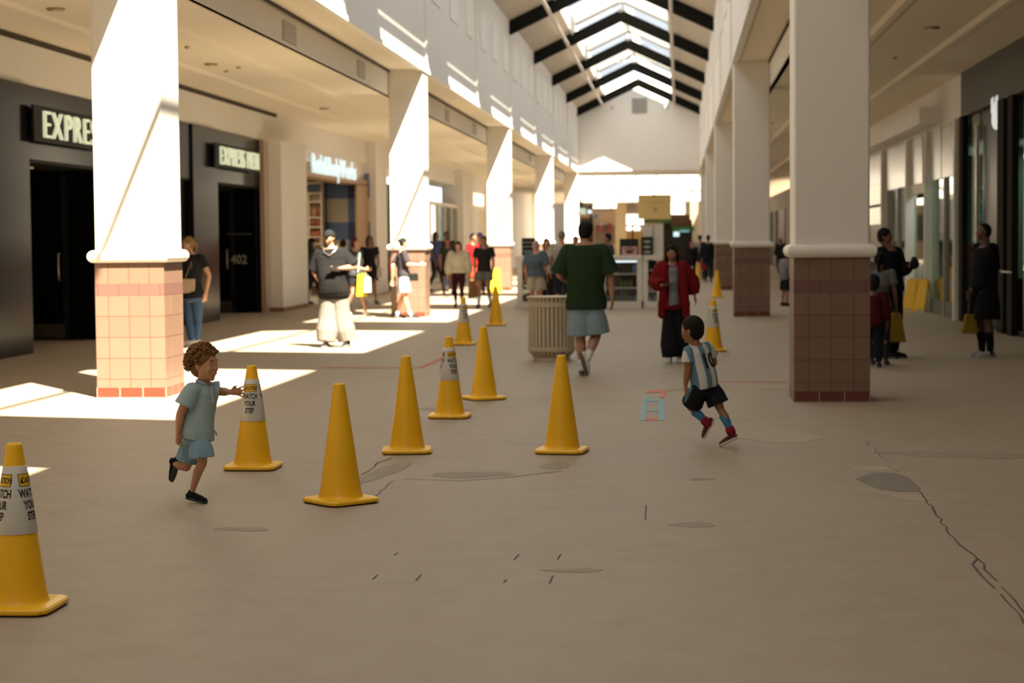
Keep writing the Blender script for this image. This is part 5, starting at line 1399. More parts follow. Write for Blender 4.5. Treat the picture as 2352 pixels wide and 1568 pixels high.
    if pants:
        pc2 = pants.get('m') or cloth(pants['c'], 'pants')
        L = pants.get('len', 1.0); o_ = pants.get('off', 0.012); hr = pants.get('hem', 1.0); kind = pants.get('kind', 'pants')
        mb = MB()
        mb.rings(torso_rings(Jt, H, spec, off=min(o_ * 0.9, 0.009), t0=-0.12, t1=pants.get('top', 0.16), fit=fit, belly=belly * 0.7))
        if kind == 'skirt':
            pel = (Jt['LH'] + Jt['RH']) / 2; kn = (Jt['LK'] + Jt['RK']) / 2; e = pel + (kn - pel) * L
            mb.tube([pel + UPV * 0.03 * H, pel * 0.5 + e * 0.5, e], [0.10 * H, 0.115 * H, 0.13 * H * hr], 20, ax=Fv, flat=0.72, rnd=(True, False))
        else:
            for s in 'LR':
                h_, k_, a_ = Jt[s + 'H'], Jt[s + 'K'], Jt[s + 'A']
                if L <= 1.0 and kind == 'shorts':
                    e = h_ * (1 - L) + k_ * L
                    mb.tube([h_, (h_ + e) / 2, e], [(0.052 * q + o_) * 0.86, (0.050 * q + o_ * 1.2) * (1 + (hr - 1) * 0.5), (0.047 * q + o_ * 1.3) * hr], 16, rnd=(True, False))
                else:
                    a2 = k_ + (a_ - k_) * pants.get('alen', 0.97)
                    mb.tube([h_, h_ * 0.4 + k_ * 0.6, k_, k_ * 0.5 + a2 * 0.5, a2], [0.051 * q + o_, (0.046 * q + o_), (0.034 * q + o_) * (1 + (hr - 1) * 0.5), (0.031 * q + o_) * (1 + (hr - 1) * 0.9), (0.021 * q + o_) * hr], 14, rnd=(True, False))
        mb.build(kind, pc2, t, smooth=True, remesh=vox, sm=2)
    for s in 'LR':
        if s in feet and feet[s] == 'none': continue
        fd = feet.get(s)
        if fd is None:
            sh_ = Jt[s + 'A'] - Jt[s + 'K']
            low = Jt[s + 'A'][2] - 0.045 * H
            fd = Fv + (UPV * (-min(max(low / (0.12 * H), 0), 1.2)))
        Ss = S * (1.0 if not child else 0.95)
        a = Jt[s + 'A'].copy()
        if s not in feet: a[2] = max(a[2], 0.085 * Ss)
        upm, som, _A = shoe_mesh(a, fd, Ss, boot=(0.02 if shoes[0] and len(shoes) > 2 else 0))
        # keep the sole on the ground
        zmin = min(v_[2] for v_ in som.v)
        dz = -zmin if (zmin < 0.0 or (s not in feet and zmin < 0.05 * H) or feet.get(s + 'down')) else 0.0
        for b_ in (upm, som): b_.v = [(x, y, z + dz + 0.002) for x, y, z in b_.v]
        o = upm.build('shoe', cloth(shoes[0], 'shoe'), t, smooth=True, remesh=max(vox * 0.7, 0.004), sm=1)
        som.build('sole', mat('sole_%02x' % int((shoes[1] or BLK)[0] * 255), shoes[1] or BLK, 0.7), o)
        if socks:
            k = socks.get('up', 0.25)
            A_ = Jt[s + 'A']; B_ = A_ * (1 - k) + Jt[s + 'K'] * k
            am = A_ - (UPV * 0.02 if dz == 0 else UPV * 0.02)
            mid = (A_ + B_) / 2 - Fv * 0.006 * H
            r1 = 0.0175 * q + 0.005; r2 = np.interp(k, [0, 0.35, 0.75, 1], [0.0175, 0.026, 0.031, 0.030]) * q + 0.005
            MB().tube([A_ - (Jt[s + 'K'] - A_) * 0.05, A_, mid, B_], [r1 * 1.15, r1 * 1.1, (r1 + r2) / 2 * 1.05, r2 * 1.05], 14, rnd=(True, False)).build('sock', cloth(socks['c'], 'sock'), t, smooth=True)
    ctx = dict(J=Jt, t=t, H=H, P=P, hh=hh, F=Fv, L=Lv, A=A, g=g, cap=cap, S=S)
    if extras: extras(ctx)
    return ctx
def pxb(c_, name, x0, y0, x1, y1, dy, m, th=0.05, parent=None, bevel=0.0, taper=1.0):
    """a box-like bag in front of or beside a person, given its outline"""
    Y = c_['g'][1] + dy
    p, q = at_y(x0, y1, Y), at_y(x1, y0, Y)
    cx = (p[0] + q[0]) / 2; hw = (q[0] - p[0]) / 2
    mb = MB().hexa([(cx - hw, Y, p[2]), (cx + hw, Y, p[2]), (cx + hw, Y + th, p[2]), (cx - hw, Y + th, p[2]),
                    (cx - hw * taper, Y, q[2]), (cx + hw * taper, Y, q[2]), (cx + hw * taper, Y + th, q[2]), (cx - hw * taper, Y + th, q[2])])
    return mb.build(name, m, parent, bevel=bevel)
def bag(c_, label, x0, y0, x1, y1, dy, m, hand=None, th=0.10, taper=0.8, nm='shopping_bag', cat='bag', strap=None):
    Y = c_['g'][1] + dy
    p, q = at_y(x0, y1, Y), at_y(x1, y0, Y)
    cx = (p[0] + q[0]) / 2
    t = thing(nm, (cx, Y, p[2]), label, cat)
    pxb(c_, 'bag_body', x0, y0, x1, y1, dy, m, th, t, bevel=0.012, taper=taper)
    if hand is not None:
        h = c_['J'][hand] - UPV * 0.06 * c_['S'] if isinstance(hand, str) else np.array(hand)
        hw = (q[0] - p[0]) / 2 * taper * 0.5
        MB().tube([(cx - hw, Y + th / 2, q[2] - 0.01), h, (cx + hw, Y + th / 2, q[2] - 0.01)], 0.006, 6).build('handle', m, t)
    return t
# ------------------------------------------------------------------ who is there
def polo(ctx):
    pass
# curly-haired toddler
def _tod(c):
    m = cloth((0.30, 0.40, 0.42), 'polo')
    J = c['J']
    MB().tube([at_y(488, 986, c['g'][1] - 0.0), at_y(495, 992, c['g'][1] - 0.0), at_y(497, 998, c['g'][1])], 0.007, 8).build('shirt_knot', m, c['t'], smooth=True)
    MB().tube([at_y(486, 893, c['g'][1] - 0.075), at_y(489, 925, c['g'][1] - 0.085)], 0.004, 6, ax=np.array([0, 1.0, 0]), flat=0.5).build('button_placket', m, c['t'])
c = person('curly-haired toddler in pale blue polo shirt and shorts running, reaching towards a cone', 455, 797, 1153, face=62, child=True, vox=0.0055, skin=(0.46, 0.23, 0.14), fingers=1.2,
       H=0.95, headh=0.205, headdir=72, tilt=2,
       J=dict(head=(469, 837, 0), neck=(466, 876, 0.02), RS=(441, 897, -0.085), LS=(484, 896, 0.075), RE=(414.5, 950, -0.11), RW=(409.5, 990, -0.10), LE=(510, 899, 0.10), LW=(527, 900, 0.04),
              RH=(458, 1006, -0.045), LH=(446, 1004, 0.06), RK=(465, 1063, -0.055), RA=(442, 1127, -0.03), LK=(428, 1072, 0.07), LA=(394, 1062, 0.11)),
       hands=dict(R=dict(d=(0.02, 0, -1), pn=(0.7, -0.5, 0), curl=0.5, th=(1, 0, 0)), L=dict(d=(1, 0, 0.02), pn=(0.1, -1.0, -0.15), th=(0, 0, 1), curl=0.15, spread=0.30)),
       feet=dict(R=(0.85, -0.35, -0.12), Rdown=True, L=(-0.36, 0.1, -1.0)),
       hair='curly', hairc=(0.16, 0.075, 0.025),
       shirt=dict(c=(0.30, 0.40, 0.42), hem=-0.02, sleeve=0.66, off=0.024, flare=0.02, sr=1.12, collar=True, name='polo_shirt', neck=0.93),
       pants=dict(c=(0.20, 0.32, 0.42), kind='shorts', len=0.80, off=0.016, hem=1.22, top=0.12), shoes=((0.012, 0.014, 0.018), (0.02, 0.022, 0.026)), extras=_tod)
# boy in the striped jersey
def stripes(name, origin, axis, width, c1, c2, off=0.0, edge=None):
    m = bpy.data.materials.new(name); m.use_nodes = True
    nt = m.node_tree; b = nt.nodes['Principled BSDF']; b.inputs['Roughness'].default_value = 0.8
    tc = nt.nodes.new('ShaderNodeTexCoord'); dt = nt.nodes.new('ShaderNodeVectorMath'); dt.operation = 'DOT_PRODUCT'
    dt.inputs[1].default_value = tuple(axis); nt.links.new(tc.outputs['Object'], dt.inputs[0])
    a = nt.nodes.new('ShaderNodeMath'); a.operation = 'ADD'; a.inputs[1].default_value = off; nt.links.new(dt.outputs['Value'], a.inputs[0])
    d = nt.nodes.new('ShaderNodeMath'); d.operation = 'DIVIDE'; d.inputs[1].default_value = width; nt.links.new(a.outputs[0], d.inputs[0])
    f = nt.nodes.new('ShaderNodeMath'); f.operation = 'FRACT'; nt.links.new(d.outputs[0], f.inputs[0])
    g = nt.nodes.new('ShaderNodeMath'); g.operation = 'GREATER_THAN'; g.inputs[1].default_value = 0.5; nt.links.new(f.outputs[0], g.inputs[0])
    nt.links.new(mixc(nt, g.outputs[0], c1, c2), b.inputs['Base Color'])
    return m
JB = dict(head=(1590, 757, 0), neck=(1598, 789, 0.0), LS=(1581, 806, -0.07), RS=(1625, 796, 0.06), LE=(1580, 848, -0.08), LW=(1575, 880, -0.06), RE=(1640, 832, 0.12), RW=(1627, 850, 0.20),
          LH=(1605, 893, -0.04), RH=(1632, 886, 0.04), LK=(1586, 935, 0.08), LA=(1622, 969, -0.02), RK=(1655, 940, 0.02), RA=(1678, 989, -0.04))
_yj = at_z(1655, 1026, 0)[1]
_gj = at_z(1655, 1026, 0)
_ls, _rs = at_y(1581, 806, _yj - 0.07), at_y(1625, 796, _yj + 0.06)
_ax = nrm(_rs - _ls); _ori = at_y(1610, 850, _yj - 0.1)
mj = stripes('jersey_stripes', None, _ax, 0.094, (0.56, 0.55, 0.52), (0.10, 0.20, 0.27), off=-float((_ori - _gj) @ _ax) + 0.094 * 0.25 + 0.0)
def _jer(c):
    t = c['t']; sh = [o for o in t.children if o.name.startswith('jersey')][0]
    me = sh.data
    org = np.array(t['_o'])
    bv = BVHTree.FromPolygons([tuple(v.co) for v in me.vertices], [tuple(p.vertices) for p in me.polygons])
    up = nrm(c['J']['neck'] - (c['J']['LH'] + c['J']['RH']) / 2)
    ax = nrm(_ax - up * (_ax @ up)); nn = np.cross(ax, up); nn = nn if nn[1] < 0 else -nn
    ce = at_y(1613, 829, _yj) - org
    V, Fc = text_polys('10', 0.035, 0.85, 'CENTER'); V2 = []; h = 0.105
    for x, y in V:
        p = ce + ax * x * h + up * (y - 0.5) * h + nn * 0.5
        hit = bv.ray_cast(Vector(p), Vector(-nn))
        q = np.array(hit[0]) if hit[0] is not None else p - nn * 0.4
        V2.append(q + nn * 0.003 + org)
    MB().add(V2, Fc).build('jersey_number', m_ink, t)
    st = cloth((0.13, 0.24, 0.30), 'stripe')
    J = c['J']
    MB().tube([at_y(1586, 893, _yj - 0.07), at_y(1579, 908, _yj - 0.05), at_y(1577, 924, _yj + 0.0)], 0.017, 8, ax=np.array([0, 1.0, 0]), flat=0.8).build('shorts_stripe', st, t, smooth=True)
    for s in 'LR':
        A = J[s + 'A']
        B = A * 0.9 + J[s + 'K'] * 0.1
        MB().tube([A - (B - A) * 0.6, A * 0.86 + J[s + 'K'] * 0.14], [0.036, 0.035], 12, rnd=(True, False)).build('shoe_collar', cloth((0.20, 0.015, 0.02), 'hightop'), t, smooth=True)
c = person('boy running away in white and light blue striped football jersey number 10 and black shorts', 1655, 728, 1026, face=212, child=True, vox=0.006, skin=(0.30, 0.13, 0.065), H=1.0, headh=0.205, headdir=245, tilt=5,
       J=JB, hands=dict(L=dict(d=(0.05, 0, -1), curl=0.7)), feet=dict(L=(-0.42, -0.12, -0.80), R=(-0.72, 0.35, -0.38), Rdown=True), hair='short', hairc=(0.014, 0.009, 0.006),
       shirt=dict(m=mj, c=(1, 1, 1), hem=-0.02, sleeve=0.62, off=0.012, sr=1.2, name='jersey'), pants=dict(c=(0.012, 0.014, 0.018), kind='shorts', len=0.78, off=0.018, hem=1.2, top=0.14),
       socks=dict(c=(0.05, 0.17, 0.30), up=0.72), shoes=((0.10, 0.03, 0.03), (0.55, 0.50, 0.45), 1), extras=_jer)
# man in dark green shirt
c = person('person in dark green T-shirt and pale blue shorts walking away beside the beige waste bin', 1342, 511, 862, face=183, fit=1.28, belly=0.018, vox=0.008, skin=(0.38, 0.19, 0.12), headdir=160, headh=0.235,
       J=dict(head=(1346, 531.5, 0), neck=(1343, 556, 0), LS=(1305, 577, 0), RS=(1383, 577, 0), LE=(1285, 631, -0.02), LW=(1303, 646, 0.22), RE=(1401, 630, 0), RW=(1406, 680, -0.03),
              LH=(1331, 703, 0), RH=(1362, 703, 0), LK=(1333, 775, 0.02), LA=(1337, 842, 0), RK=(1369, 770, 0.03), RA=(1350, 820, -0.14)),
       hands=dict(R=dict(d=(0.0, 0, -1), pn=(-1, 0.2, 0), th=(0, 1, 0), curl=0.35)), feet=dict(R=(0.28, 0.12, -1.0)),
       hair='short', hairc=HBLK, shirt=dict(c=(0.018, 0.036, 0.016), hem=-0.05, sleeve=0.98, off=0.030, sr=1.25, w=1.0), pants=dict(c=(0.20, 0.27, 0.31), kind='shorts', len=0.92, off=0.022, hem=1.35, top=0.05),
       socks=dict(c=(0.62, 0.60, 0.57), up=0.22), shoes=((0.55, 0.53, 0.50), (0.09, 0.085, 0.08)), eyes=False)
# woman in red jacket
def _red(c):
    t = c['t']; J = c['J']
    m = cloth((0.16, 0.17, 0.18), 'grey_top')
    R = torso_rings(J, c['H'], TORSO_F, off=0.062, t0=0.0, t1=0.90, fit=1.05)
    pel = (J['LH'] + J['RH']) / 2
    R = [[(pel[0] + (p[0] - pel[0]) * 0.40, p[1] - 0.012, p[2]) for p in r] for r in R]
    MB().rings(R).build('grey_top', m, t, smooth=True)
    jm = cloth((0.15, 0.006, 0.010), 'jacket')
    for s in (-1, 1):
        a = J['LS'] if s > 0 else J['RS']
        x = pel[0] + s * 0.125
        MB().tube([(x - s * 0.02, pel[1] - 0.115, J['neck'][2] - 0.06), (x, pel[1] - 0.14, pel[2] + 0.25), (x + s * 0.03, pel[1] - 0.12, pel[2] - 0.12)], [0.05, 0.055, 0.05], 10, ax=np.array([0, 1.0, 0]), flat=0.5).build('jacket_front', jm, t, smooth=True)
    w = J['RW'] + np.array([0.02, -0.10, 0.01])
    o = MB().hexa([w + np.array(q) for q in ((0, 0, 0), (0.14, 0, 0.01), (0.14, 0.075, 0.01), (0, 0.075, 0), (0, 0, 0.012), (0.14, 0, 0.022), (0.14, 0.075, 0.022), (0, 0.075, 0.012))]).build('phone', mat('phone_body', (0.05, 0.05, 0.06), 0.2))
    tag(o, 'phone in the hand of the person in the red jacket', 'phone')
c = person('person with long black hair in red jacket and wide black trousers, holding a phone', 1549, 558, 832, face=-4, fem=True, fit=1.05, vox=0.008, skin=(0.30, 0.15, 0.09), tilt=14,
       J=dict(head=(1543, 581, -0.03), neck=(1544, 602, 0), RS=(1521, 612, 0), LS=(1567, 611, 0), RE=(1505, 648, 0), RW=(1521, 655, -0.20), LE=(1588, 645, 0.02), LW=(1595, 677, -0.02),
              RH=(1536, 700, 0), LH=(1560, 700, 0), RK=(1537, 762, -0.03), RA=(1538, 822, -0.06), LK=(1563, 762, 0.03), LA=(1561, 818, 0.07)),
       hands=dict(R=dict(d=(0.8, -0.5, 0.1), pn=(0, 0, 1), curl=0.3)), hair='long', hairc=HBLK,
       shirt=dict(c=(0.15, 0.006, 0.010), hem=-0.10, sleeve=1.92, off=0.035, sr=1.45, w=1.12, name='jacket', neck=0.92), pants=dict(c=(0.012, 0.012, 0.013), off=0.022, hem=1.9), shoes=((0.45, 0.43, 0.40), (0.5, 0.48, 0.45)), extras=_red)
# man in black cap and cargo pants
def _cargo(c):
    c['cap']((0.018, 0.018, 0.020))
    J = c['J']; t = c['t']; n = J['neck']
    MB().tube([n + np.array([-0.10, -0.06, 0.0]), n + np.array([-0.07, -0.15, -0.09]), n + np.array([0.02, -0.175, -0.13]), n + np.array([0.10, -0.13, -0.05]), n + np.array([0.11, -0.03, 0.02])], 0.009, 6).build('necklace', m_metal, t, smooth=True)
    P = c['P']
    MB().tube([P(-0.2, 0.25, -0.2), P(-0.12, 0.33, -0.40), P(0.12, 0.33, -0.40), P(0.2, 0.25, -0.2)], 0.045 * c['hh'], 8).build('beard', mat('beard_black', HBLK, 0.9), t, smooth=True)
    w = J['LW'] + np.array([-0.12, -0.06, 0.02])
    o = MB().box(w - np.array([0.06, 0.03, 0.008]), w + np.array([0.08, 0.03, 0.008])).build('phone', mat('phone_body2', (0.03, 0.03, 0.05), 0.2)); tag(o, 'phone held by the person in the black cap and baggy pale trousers', 'phone')
c = person('person in black cap, black T-shirt and baggy pale trousers walking through the sunlight', 775, 526.5, 797, face=-8, fit=1.25, belly=0.035, vox=0.008, skin=(0.46, 0.24, 0.14), headdir=-20,
       J=dict(head=(756, 546, -0.03), neck=(759, 566, 0), RS=(733, 583, 0), LS=(787, 581, 0), RE=(722, 624, 0.03), RW=(742, 655, -0.16), LE=(812, 613, 0), LW=(784, 616, -0.26),
              RH=(757, 676, 0), LH=(779, 676, 0), RK=(753, 734, -0.03), RA=(749, 786, -0.08), LK=(784, 732, 0.02), LA=(798, 782, 0.06)),
       hands=dict(L=dict(d=(-1, -0.2, 0), pn=(0, 0, 1), curl=0.5), R=dict(d=(0.8, -0.2, -0.5), curl=0.8)), hair='short', hairc=HBLK,
       shirt=dict(c=(0.013, 0.012, 0.012), hem=-0.10, sleeve=0.92, off=0.028, sr=1.25, w=1.04), pants=dict(c=(0.19, 0.175, 0.155), off=0.05, hem=1.55), shoes=((0.02, 0.02, 0.022), (0.2, 0.2, 0.2)), extras=_cargo)
# woman in jeans behind the nearest left pillar
c = person('person with blond ponytail, black T-shirt and blue jeans half hidden by the nearest left pillar', 448, 538.5, 793, face=-35, fem=True, fit=1.15, vox=0.009, skin=(0.52, 0.28, 0.18), headdir=-60,
       J=dict(head=(432, 560, 0), neck=(436, 580, 0), RS=(420, 592, 0.05), LS=(462, 592, -0.03), LE=(480, 632, 0), LW=(473, 672, -0.03), RE=(414, 632, 0.05), RW=(414, 660, -0.1), RH=(432, 680, 0.03), LH=(452, 680, -0.03),
              RK=(434, 735, 0), RA=(440, 785, -0.05), LK=(455, 735, 0.02), LA=(452, 783, 0.02)), hair='pony', hairc=(0.26, 0.15, 0.06),
       shirt=dict(c=(0.018, 0.018, 0.02), hem=-0.05, sleeve=0.55, off=0.015, sr=1.1), pants=dict(c=(0.045, 0.085, 0.16), off=0.010), shoes=((0.5, 0.46, 0.42), (0.5, 0.5, 0.5)))
bag(c, 'tan shoulder purse of the ponytailed person behind the nearest left pillar', 415, 640, 447, 673, -0.16, cloth((0.48, 0.37, 0.25), 'purse'), hand=at_y(440, 600, c['g'][1] - 0.14), nm='purse', th=0.08, taper=0.95)

def P2(label, px, top, bot, face, **k):
    k.setdefault('vox', 0.011); k.setdefault('fingers', 1.25); k.setdefault('eyes', False)
    return person(label, px, top, bot, face, **k)
mY = cloth((0.75, 0.52, 0.03), 'bag'); mWb = cloth((0.62, 0.58, 0.5), 'bag'); mBr = cloth((0.20, 0.11, 0.05), 'bag')
# purple hair
c = P2('person with purple-red hair carrying a yellow bag behind the person in the black cap', 817, 544, 724, 55, fem=True, fit=1.15, hair='bob', hairc=(0.09, 0.02, 0.035), skin=(0.52, 0.28, 0.18), pose='walk',
       shirt=dict(c=(0.045, 0.045, 0.05), sleeve=0.7, hem=-0.08), pants=dict(c=BLK, kind='shorts', len=0.6, hem=1.1), shoes=((0.6, 0.58, 0.52), (0.6, 0.6, 0.55)), J=dict(LE=(822, 612, 0.1), RE=(812, 613, -0.1), RW=(838, 618, -0.22)), hands=dict(R=dict(d=(1, -0.2, 0), curl=0.4)), eyes=True)
bag(c, 'bright yellow shopping bag carried by the purple-haired person', 818, 630, 841, 681, -0.28, mY, hand='RW', th=0.12, taper=0.7)
bag(c, 'white paper bag beside the bright yellow shopping bag', 835, 637, 854, 672, -0.34, mWb, hand='RW', th=0.06, taper=0.75)
o = MB().tube([at_y(826, 582, c['g'][1] - 0.2), at_y(822, 625, c['g'][1] - 0.22)], 0.012, 6).build('lanyard', cloth((0.35, 0.55, 0.45), 'strap'), c['t'])
# black dress
c = P2('person with long dark hair and sunglasses in a short black dress', 850, 540, 698, 25, fem=True, fit=1.08, hair='long', hairc=(0.015, 0.01, 0.008), skin=SK3, pose='walk',
       shirt=dict(c=BLK, sleeve=0.5, hem=-0.2, name='dress_top'), pants=dict(c=BLK, kind='skirt', len=0.75), shoes=((0.10, 0.09, 0.08), (0.1, 0.1, 0.1)),
       extras=lambda c: MB().tube([c['P'](-0.27, 0.30, 0.05), c['P'](0, 0.42, 0.05), c['P'](0.27, 0.30, 0.05)], 0.05 * c['hh'], 8).build('sunglasses', m_ink, c['t']))
bag(c, 'white paper bag in the hand of the person in the black dress', 865, 614, 879, 637, -0.1, mWb, hand='LW', th=0.06)
# camera person
def _cam(c):
    o = bag(c, 'black camera bag hanging at the hip of the person in pale denim shorts', 940, 628, 959, 645, -0.15, cloth(BLK, 'bag'), nm='camera_bag', th=0.14, taper=0.9, hand=at_y(930, 590, c['g'][1] - 0.12))
c = P2('person with hair bun and pale denim shorts standing against the second left pillar', 927, 544, 731, 105, fit=1.12, hair='bun', hairc=(0.02, 0.015, 0.012), skin=(0.56, 0.31, 0.19), pose=None,
       J=dict(RE=(937, 608, -0.2), RW=(962, 608, -0.22), LE=(902, 612, 0.0), LW=(901, 640, 0.05)), loc=dict(LA=(0.06, -0.07, 0.05), RA=(-0.06, 0.08, 0.05)), hands=dict(R=dict(d=(1, 0, 0), curl=0.5)),
       shirt=dict(c=(0.045, 0.040, 0.045), sleeve=0.8, hem=-0.03, off=0.018), pants=dict(c=(0.38, 0.46, 0.52), kind='shorts', len=0.85, hem=1.25, off=0.02), socks=dict(c=(0.6, 0.6, 0.58), up=0.15), shoes=((0.02, 0.02, 0.02), (0.1, 0.1, 0.1)), extras=_cam)
# cream sweater
c = P2('person with shoulder-length brown hair in loose cream sweater and burgundy trousers walking this way', 1054, 553, 707, 0, fem=True, fit=1.2, hair='bangs', hairc=(0.05, 0.018, 0.01), skin=SK1, pose='walk',
       shirt=dict(c=(0.48, 0.43, 0.32), sleeve=1.95, off=0.035, sr=1.5, hem=0.0, w=1.15, name='sweater'), pants=dict(c=(0.035, 0.010, 0.012), off=0.008, hem=0.8), shoes=((0.10, 0.09, 0.05), (0.1, 0.1, 0.1)), eyes=True)
bag(c, 'brown paper bag between the cream sweater person and the person in grey shorts', 1075, 645, 1095, 683, -0.1, mBr, hand='LW', th=0.14, taper=0.85)
bag(c, 'small blue-grey bag held low by the cream sweater person', 1019, 637, 1033, 655, -0.05, cloth((0.14, 0.18, 0.30), 'bag'), hand='RW', th=0.08)
c = P2('person in black T-shirt, grey shorts and white socks walking beside the cream sweater person', 1113, 540.7, 707, -6, fit=1.0, hair='short', hairc=HBLK, skin=SK3, pose='walk2',
       shirt=dict(c=BLK, sleeve=0.6, off=0.014, sr=1.1), pants=dict(c=(0.11, 0.11, 0.115), kind='shorts', len=0.6, hem=1.2, off=0.02), socks=dict(c=(0.6, 0.58, 0.56), up=0.45), shoes=((0.06, 0.06, 0.055), (0.2, 0.2, 0.2)), eyes=True)
c = P2('person in a red shirt with head turned, behind the person in grey shorts', 1087, 534, 686, 60, hair='short', hairc=HBLK, skin=SK3, shirt=dict(c=(0.24, 0.01, 0.012), sleeve=0.6), pants=dict(c=(0.35, 0.05, 0.02), kind='shorts', len=0.8, hem=1.2), shoes=((0.1, 0.1, 0.1), None), eyes=False)
c = P2('person in purple cap and grey shirt right beside the third left pillar', 1103, 533, 677, 30, hair='short', hairc=HBLK, skin=SK2, shirt=dict(c=(0.10, 0.10, 0.11), sleeve=0.7), pants=dict(c=DGR), shoes=(BLK, None), extras=lambda c: c['cap']((0.12, 0.07, 0.38)))
c = P2('person in dark T-shirt and shorts with reddish face, left behind the cream sweater person', 1029, 545, 676, 15, hair='short', hairc=HBLK, skin=(0.34, 0.12, 0.07), pose='walk', shirt=dict(c=(0.03, 0.035, 0.03), sleeve=0.6), pants=dict(c=BLK, kind='shorts', len=0.8, hem=1.2), shoes=(BLK, None))
c = P2('black-haired person in dark top, farthest of the group left of the third left pillar', 1027, 530, 670, 0, Y=60.5, hair='short', hairc=HBLK, skin=SK4, shirt=dict(c=(0.04, 0.03, 0.03), sleeve=0.6), pants=dict(c=BLK), shoes=(BLK, None))
c = P2('long-haired person in blue shirt and black trousers just right of the second left pillar', 1001, 531.5, 670, 60, fem=True, fit=1.1, hair='long', hairc=HBLK, skin=SK4, pose='walk', shirt=dict(c=(0.035, 0.05, 0.12), sleeve=0.75, off=0.02), pants=dict(c=BLK, off=0.01), shoes=(BLK, None))
c = P2('child in red top just left of the second left pillar', 893, 583, 666, 40, child=True, hair='short', hairc=HBLK, skin=SK3, shirt=dict(c=(0.26, 0.01, 0.015), sleeve=0.6), pants=dict(c=DGR), shoes=(BLK, None))
c = P2('person in dark grey T-shirt entering the body-care shop ahead of a beige shirt', 700, 527, 700, 150, hair='short', hairc=HBLK, skin=SK3, fit=1.1, pose='walk', shirt=dict(c=(0.06, 0.055, 0.055), sleeve=0.8, off=0.02), pants=dict(c=(0.02, 0.025, 0.035)), shoes=((0.05, 0.05, 0.05), None))
c = P2('person in dark cap and beige shirt entering the body-care shop', 717, 545, 697, 140, hair='short', hairc=HBLK, skin=SK3, pose='walk2', shirt=dict(c=(0.22, 0.19, 0.15), sleeve=0.8, off=0.02), pants=dict(c=(0.03, 0.04, 0.06)), shoes=((0.15, 0.13, 0.1), None), extras=lambda c: c['cap'](BLK))
c = P2('person with dark hair whose head shows between the black cap person and the purple hair', 790, 549, 706, 180, hair='short', hairc=HBLK, skin=SK3, shirt=dict(c=BLK, sleeve=0.8), pants=dict(c=BLK), shoes=(BLK, None))
# at the kiosk
c = P2('grey-haired person in teal-grey blouse and khaki shorts at the left kiosk case', 1232, 551, 719, 175, fem=True, fit=1.25, hair='bob', hairc=(0.30, 0.22, 0.20), skin=(0.50, 0.20, 0.12), shirt=dict(c=(0.07, 0.10, 0.13), sleeve=0.9, off=0.03, hem=-0.05, sr=1.25), pants=dict(c=(0.34, 0.30, 0.22), kind='shorts', len=0.85, hem=1.2, off=0.025), shoes=((0.3, 0.28, 0.25), None))
bag(c, 'dark green bag hanging at the side of the grey-haired person at the kiosk', 1213, 617, 1224, 662, -0.05, cloth((0.02, 0.10, 0.07), 'bag'), hand='LW', th=0.1)
c = P2('long-haired person with white sleeves facing this way beside the teal-grey blouse', 1256, 546, 715, 20, Y=42.2, fem=True, hair='long', hairc=HBLK, skin=SK2, shirt=dict(c=(0.40, 0.38, 0.38), sleeve=1.5, off=0.02), pants=dict(c=BLK), shoes=(BLK, None), eyes=True)
c = P2('person with cropped grey hair in light T-shirt seen from behind beside the green shirt', 1292, 528.6, 717, 178, hair='short', hairc=(0.16, 0.14, 0.11), skin=SK2, fit=1.1, shirt=dict(c=(0.36, 0.33, 0.27), sleeve=0.8, off=0.02, hem=-0.05), pants=dict(c=(0.02, 0.025, 0.04)), shoes=(BLK, None))
c = P2('person with dark hair partly hidden behind the green shirt person\'s shoulder', 1323, 541, 706, 0, Y=45.6, hair='short', hairc=HBLK, skin=(0.36, 0.16, 0.07), shirt=dict(c=DGR, sleeve=0.8), pants=dict(c=BLK), shoes=(BLK, None))
c = P2('person in dark grey shirt with hand raised to the chin behind the kiosk worktop', 1398, 535, 706, -70, Y=45.4, fit=1.1, hair='short', hairc=HBLK, skin=(0.34, 0.15, 0.09), shirt=dict(c=(0.055, 0.055, 0.07), sleeve=0.9, off=0.02), pants=dict(c=BLK), shoes=(BLK, None), J=dict(LE=(1398, 592, -0.2), LW=(1389, 566, -0.22)), hands=dict(L=dict(d=(0, 0, 1), curl=0.8)))
# beyond
c = P2('person in black jacket and dark trousers walking away beside the second right pillar', 1627, 539, 647, 178, hair='short', hairc=HBLK, skin=SK3, fit=1.1, shirt=dict(c=(0.012, 0.014, 0.014), sleeve=1.9, off=0.03, sr=1.2, name='jacket'), pants=dict(c=(0.012, 0.02, 0.018), off=0.02), shoes=(BLK, None), pose='walk')
bag(c, 'red bag carried by the person in the black jacket walking away', 1608, 600, 1624, 618, 0.0, cloth((0.30, 0.02, 0.03), 'bag'), hand='LW', th=0.12, taper=0.9)
c = P2('person in pale grey top left of the person in the black jacket', 1608, 539, 642, 180, hair='short', hairc=HBLK, skin=SK3, shirt=dict(c=(0.22, 0.21, 0.20), sleeve=0.8), pants=dict(c=DGR), shoes=(BLK, None))
c = P2('person in dark clothes with flushed face just right of the red jacket person', 1589, 551, 650, 10, fem=True, hair='short', hairc=(0.03, 0.01, 0.01), skin=(0.42, 0.13, 0.12), shirt=dict(c=BLK, sleeve=1.9, off=0.03), pants=dict(c=BLK), shoes=(BLK, None))
c = P2('child-sized person in grey T-shirt peeking out left of the nearest right pillar', 1804, 566, 703, 120, child=True, hair='short', hairc=HBLK, skin=(0.36, 0.16, 0.15), shirt=dict(c=(0.20, 0.20, 0.21), sleeve=0.7, off=0.02), pants=dict(c=BLK, kind='shorts', len=0.9, hem=1.2), shoes=(BLK, None))
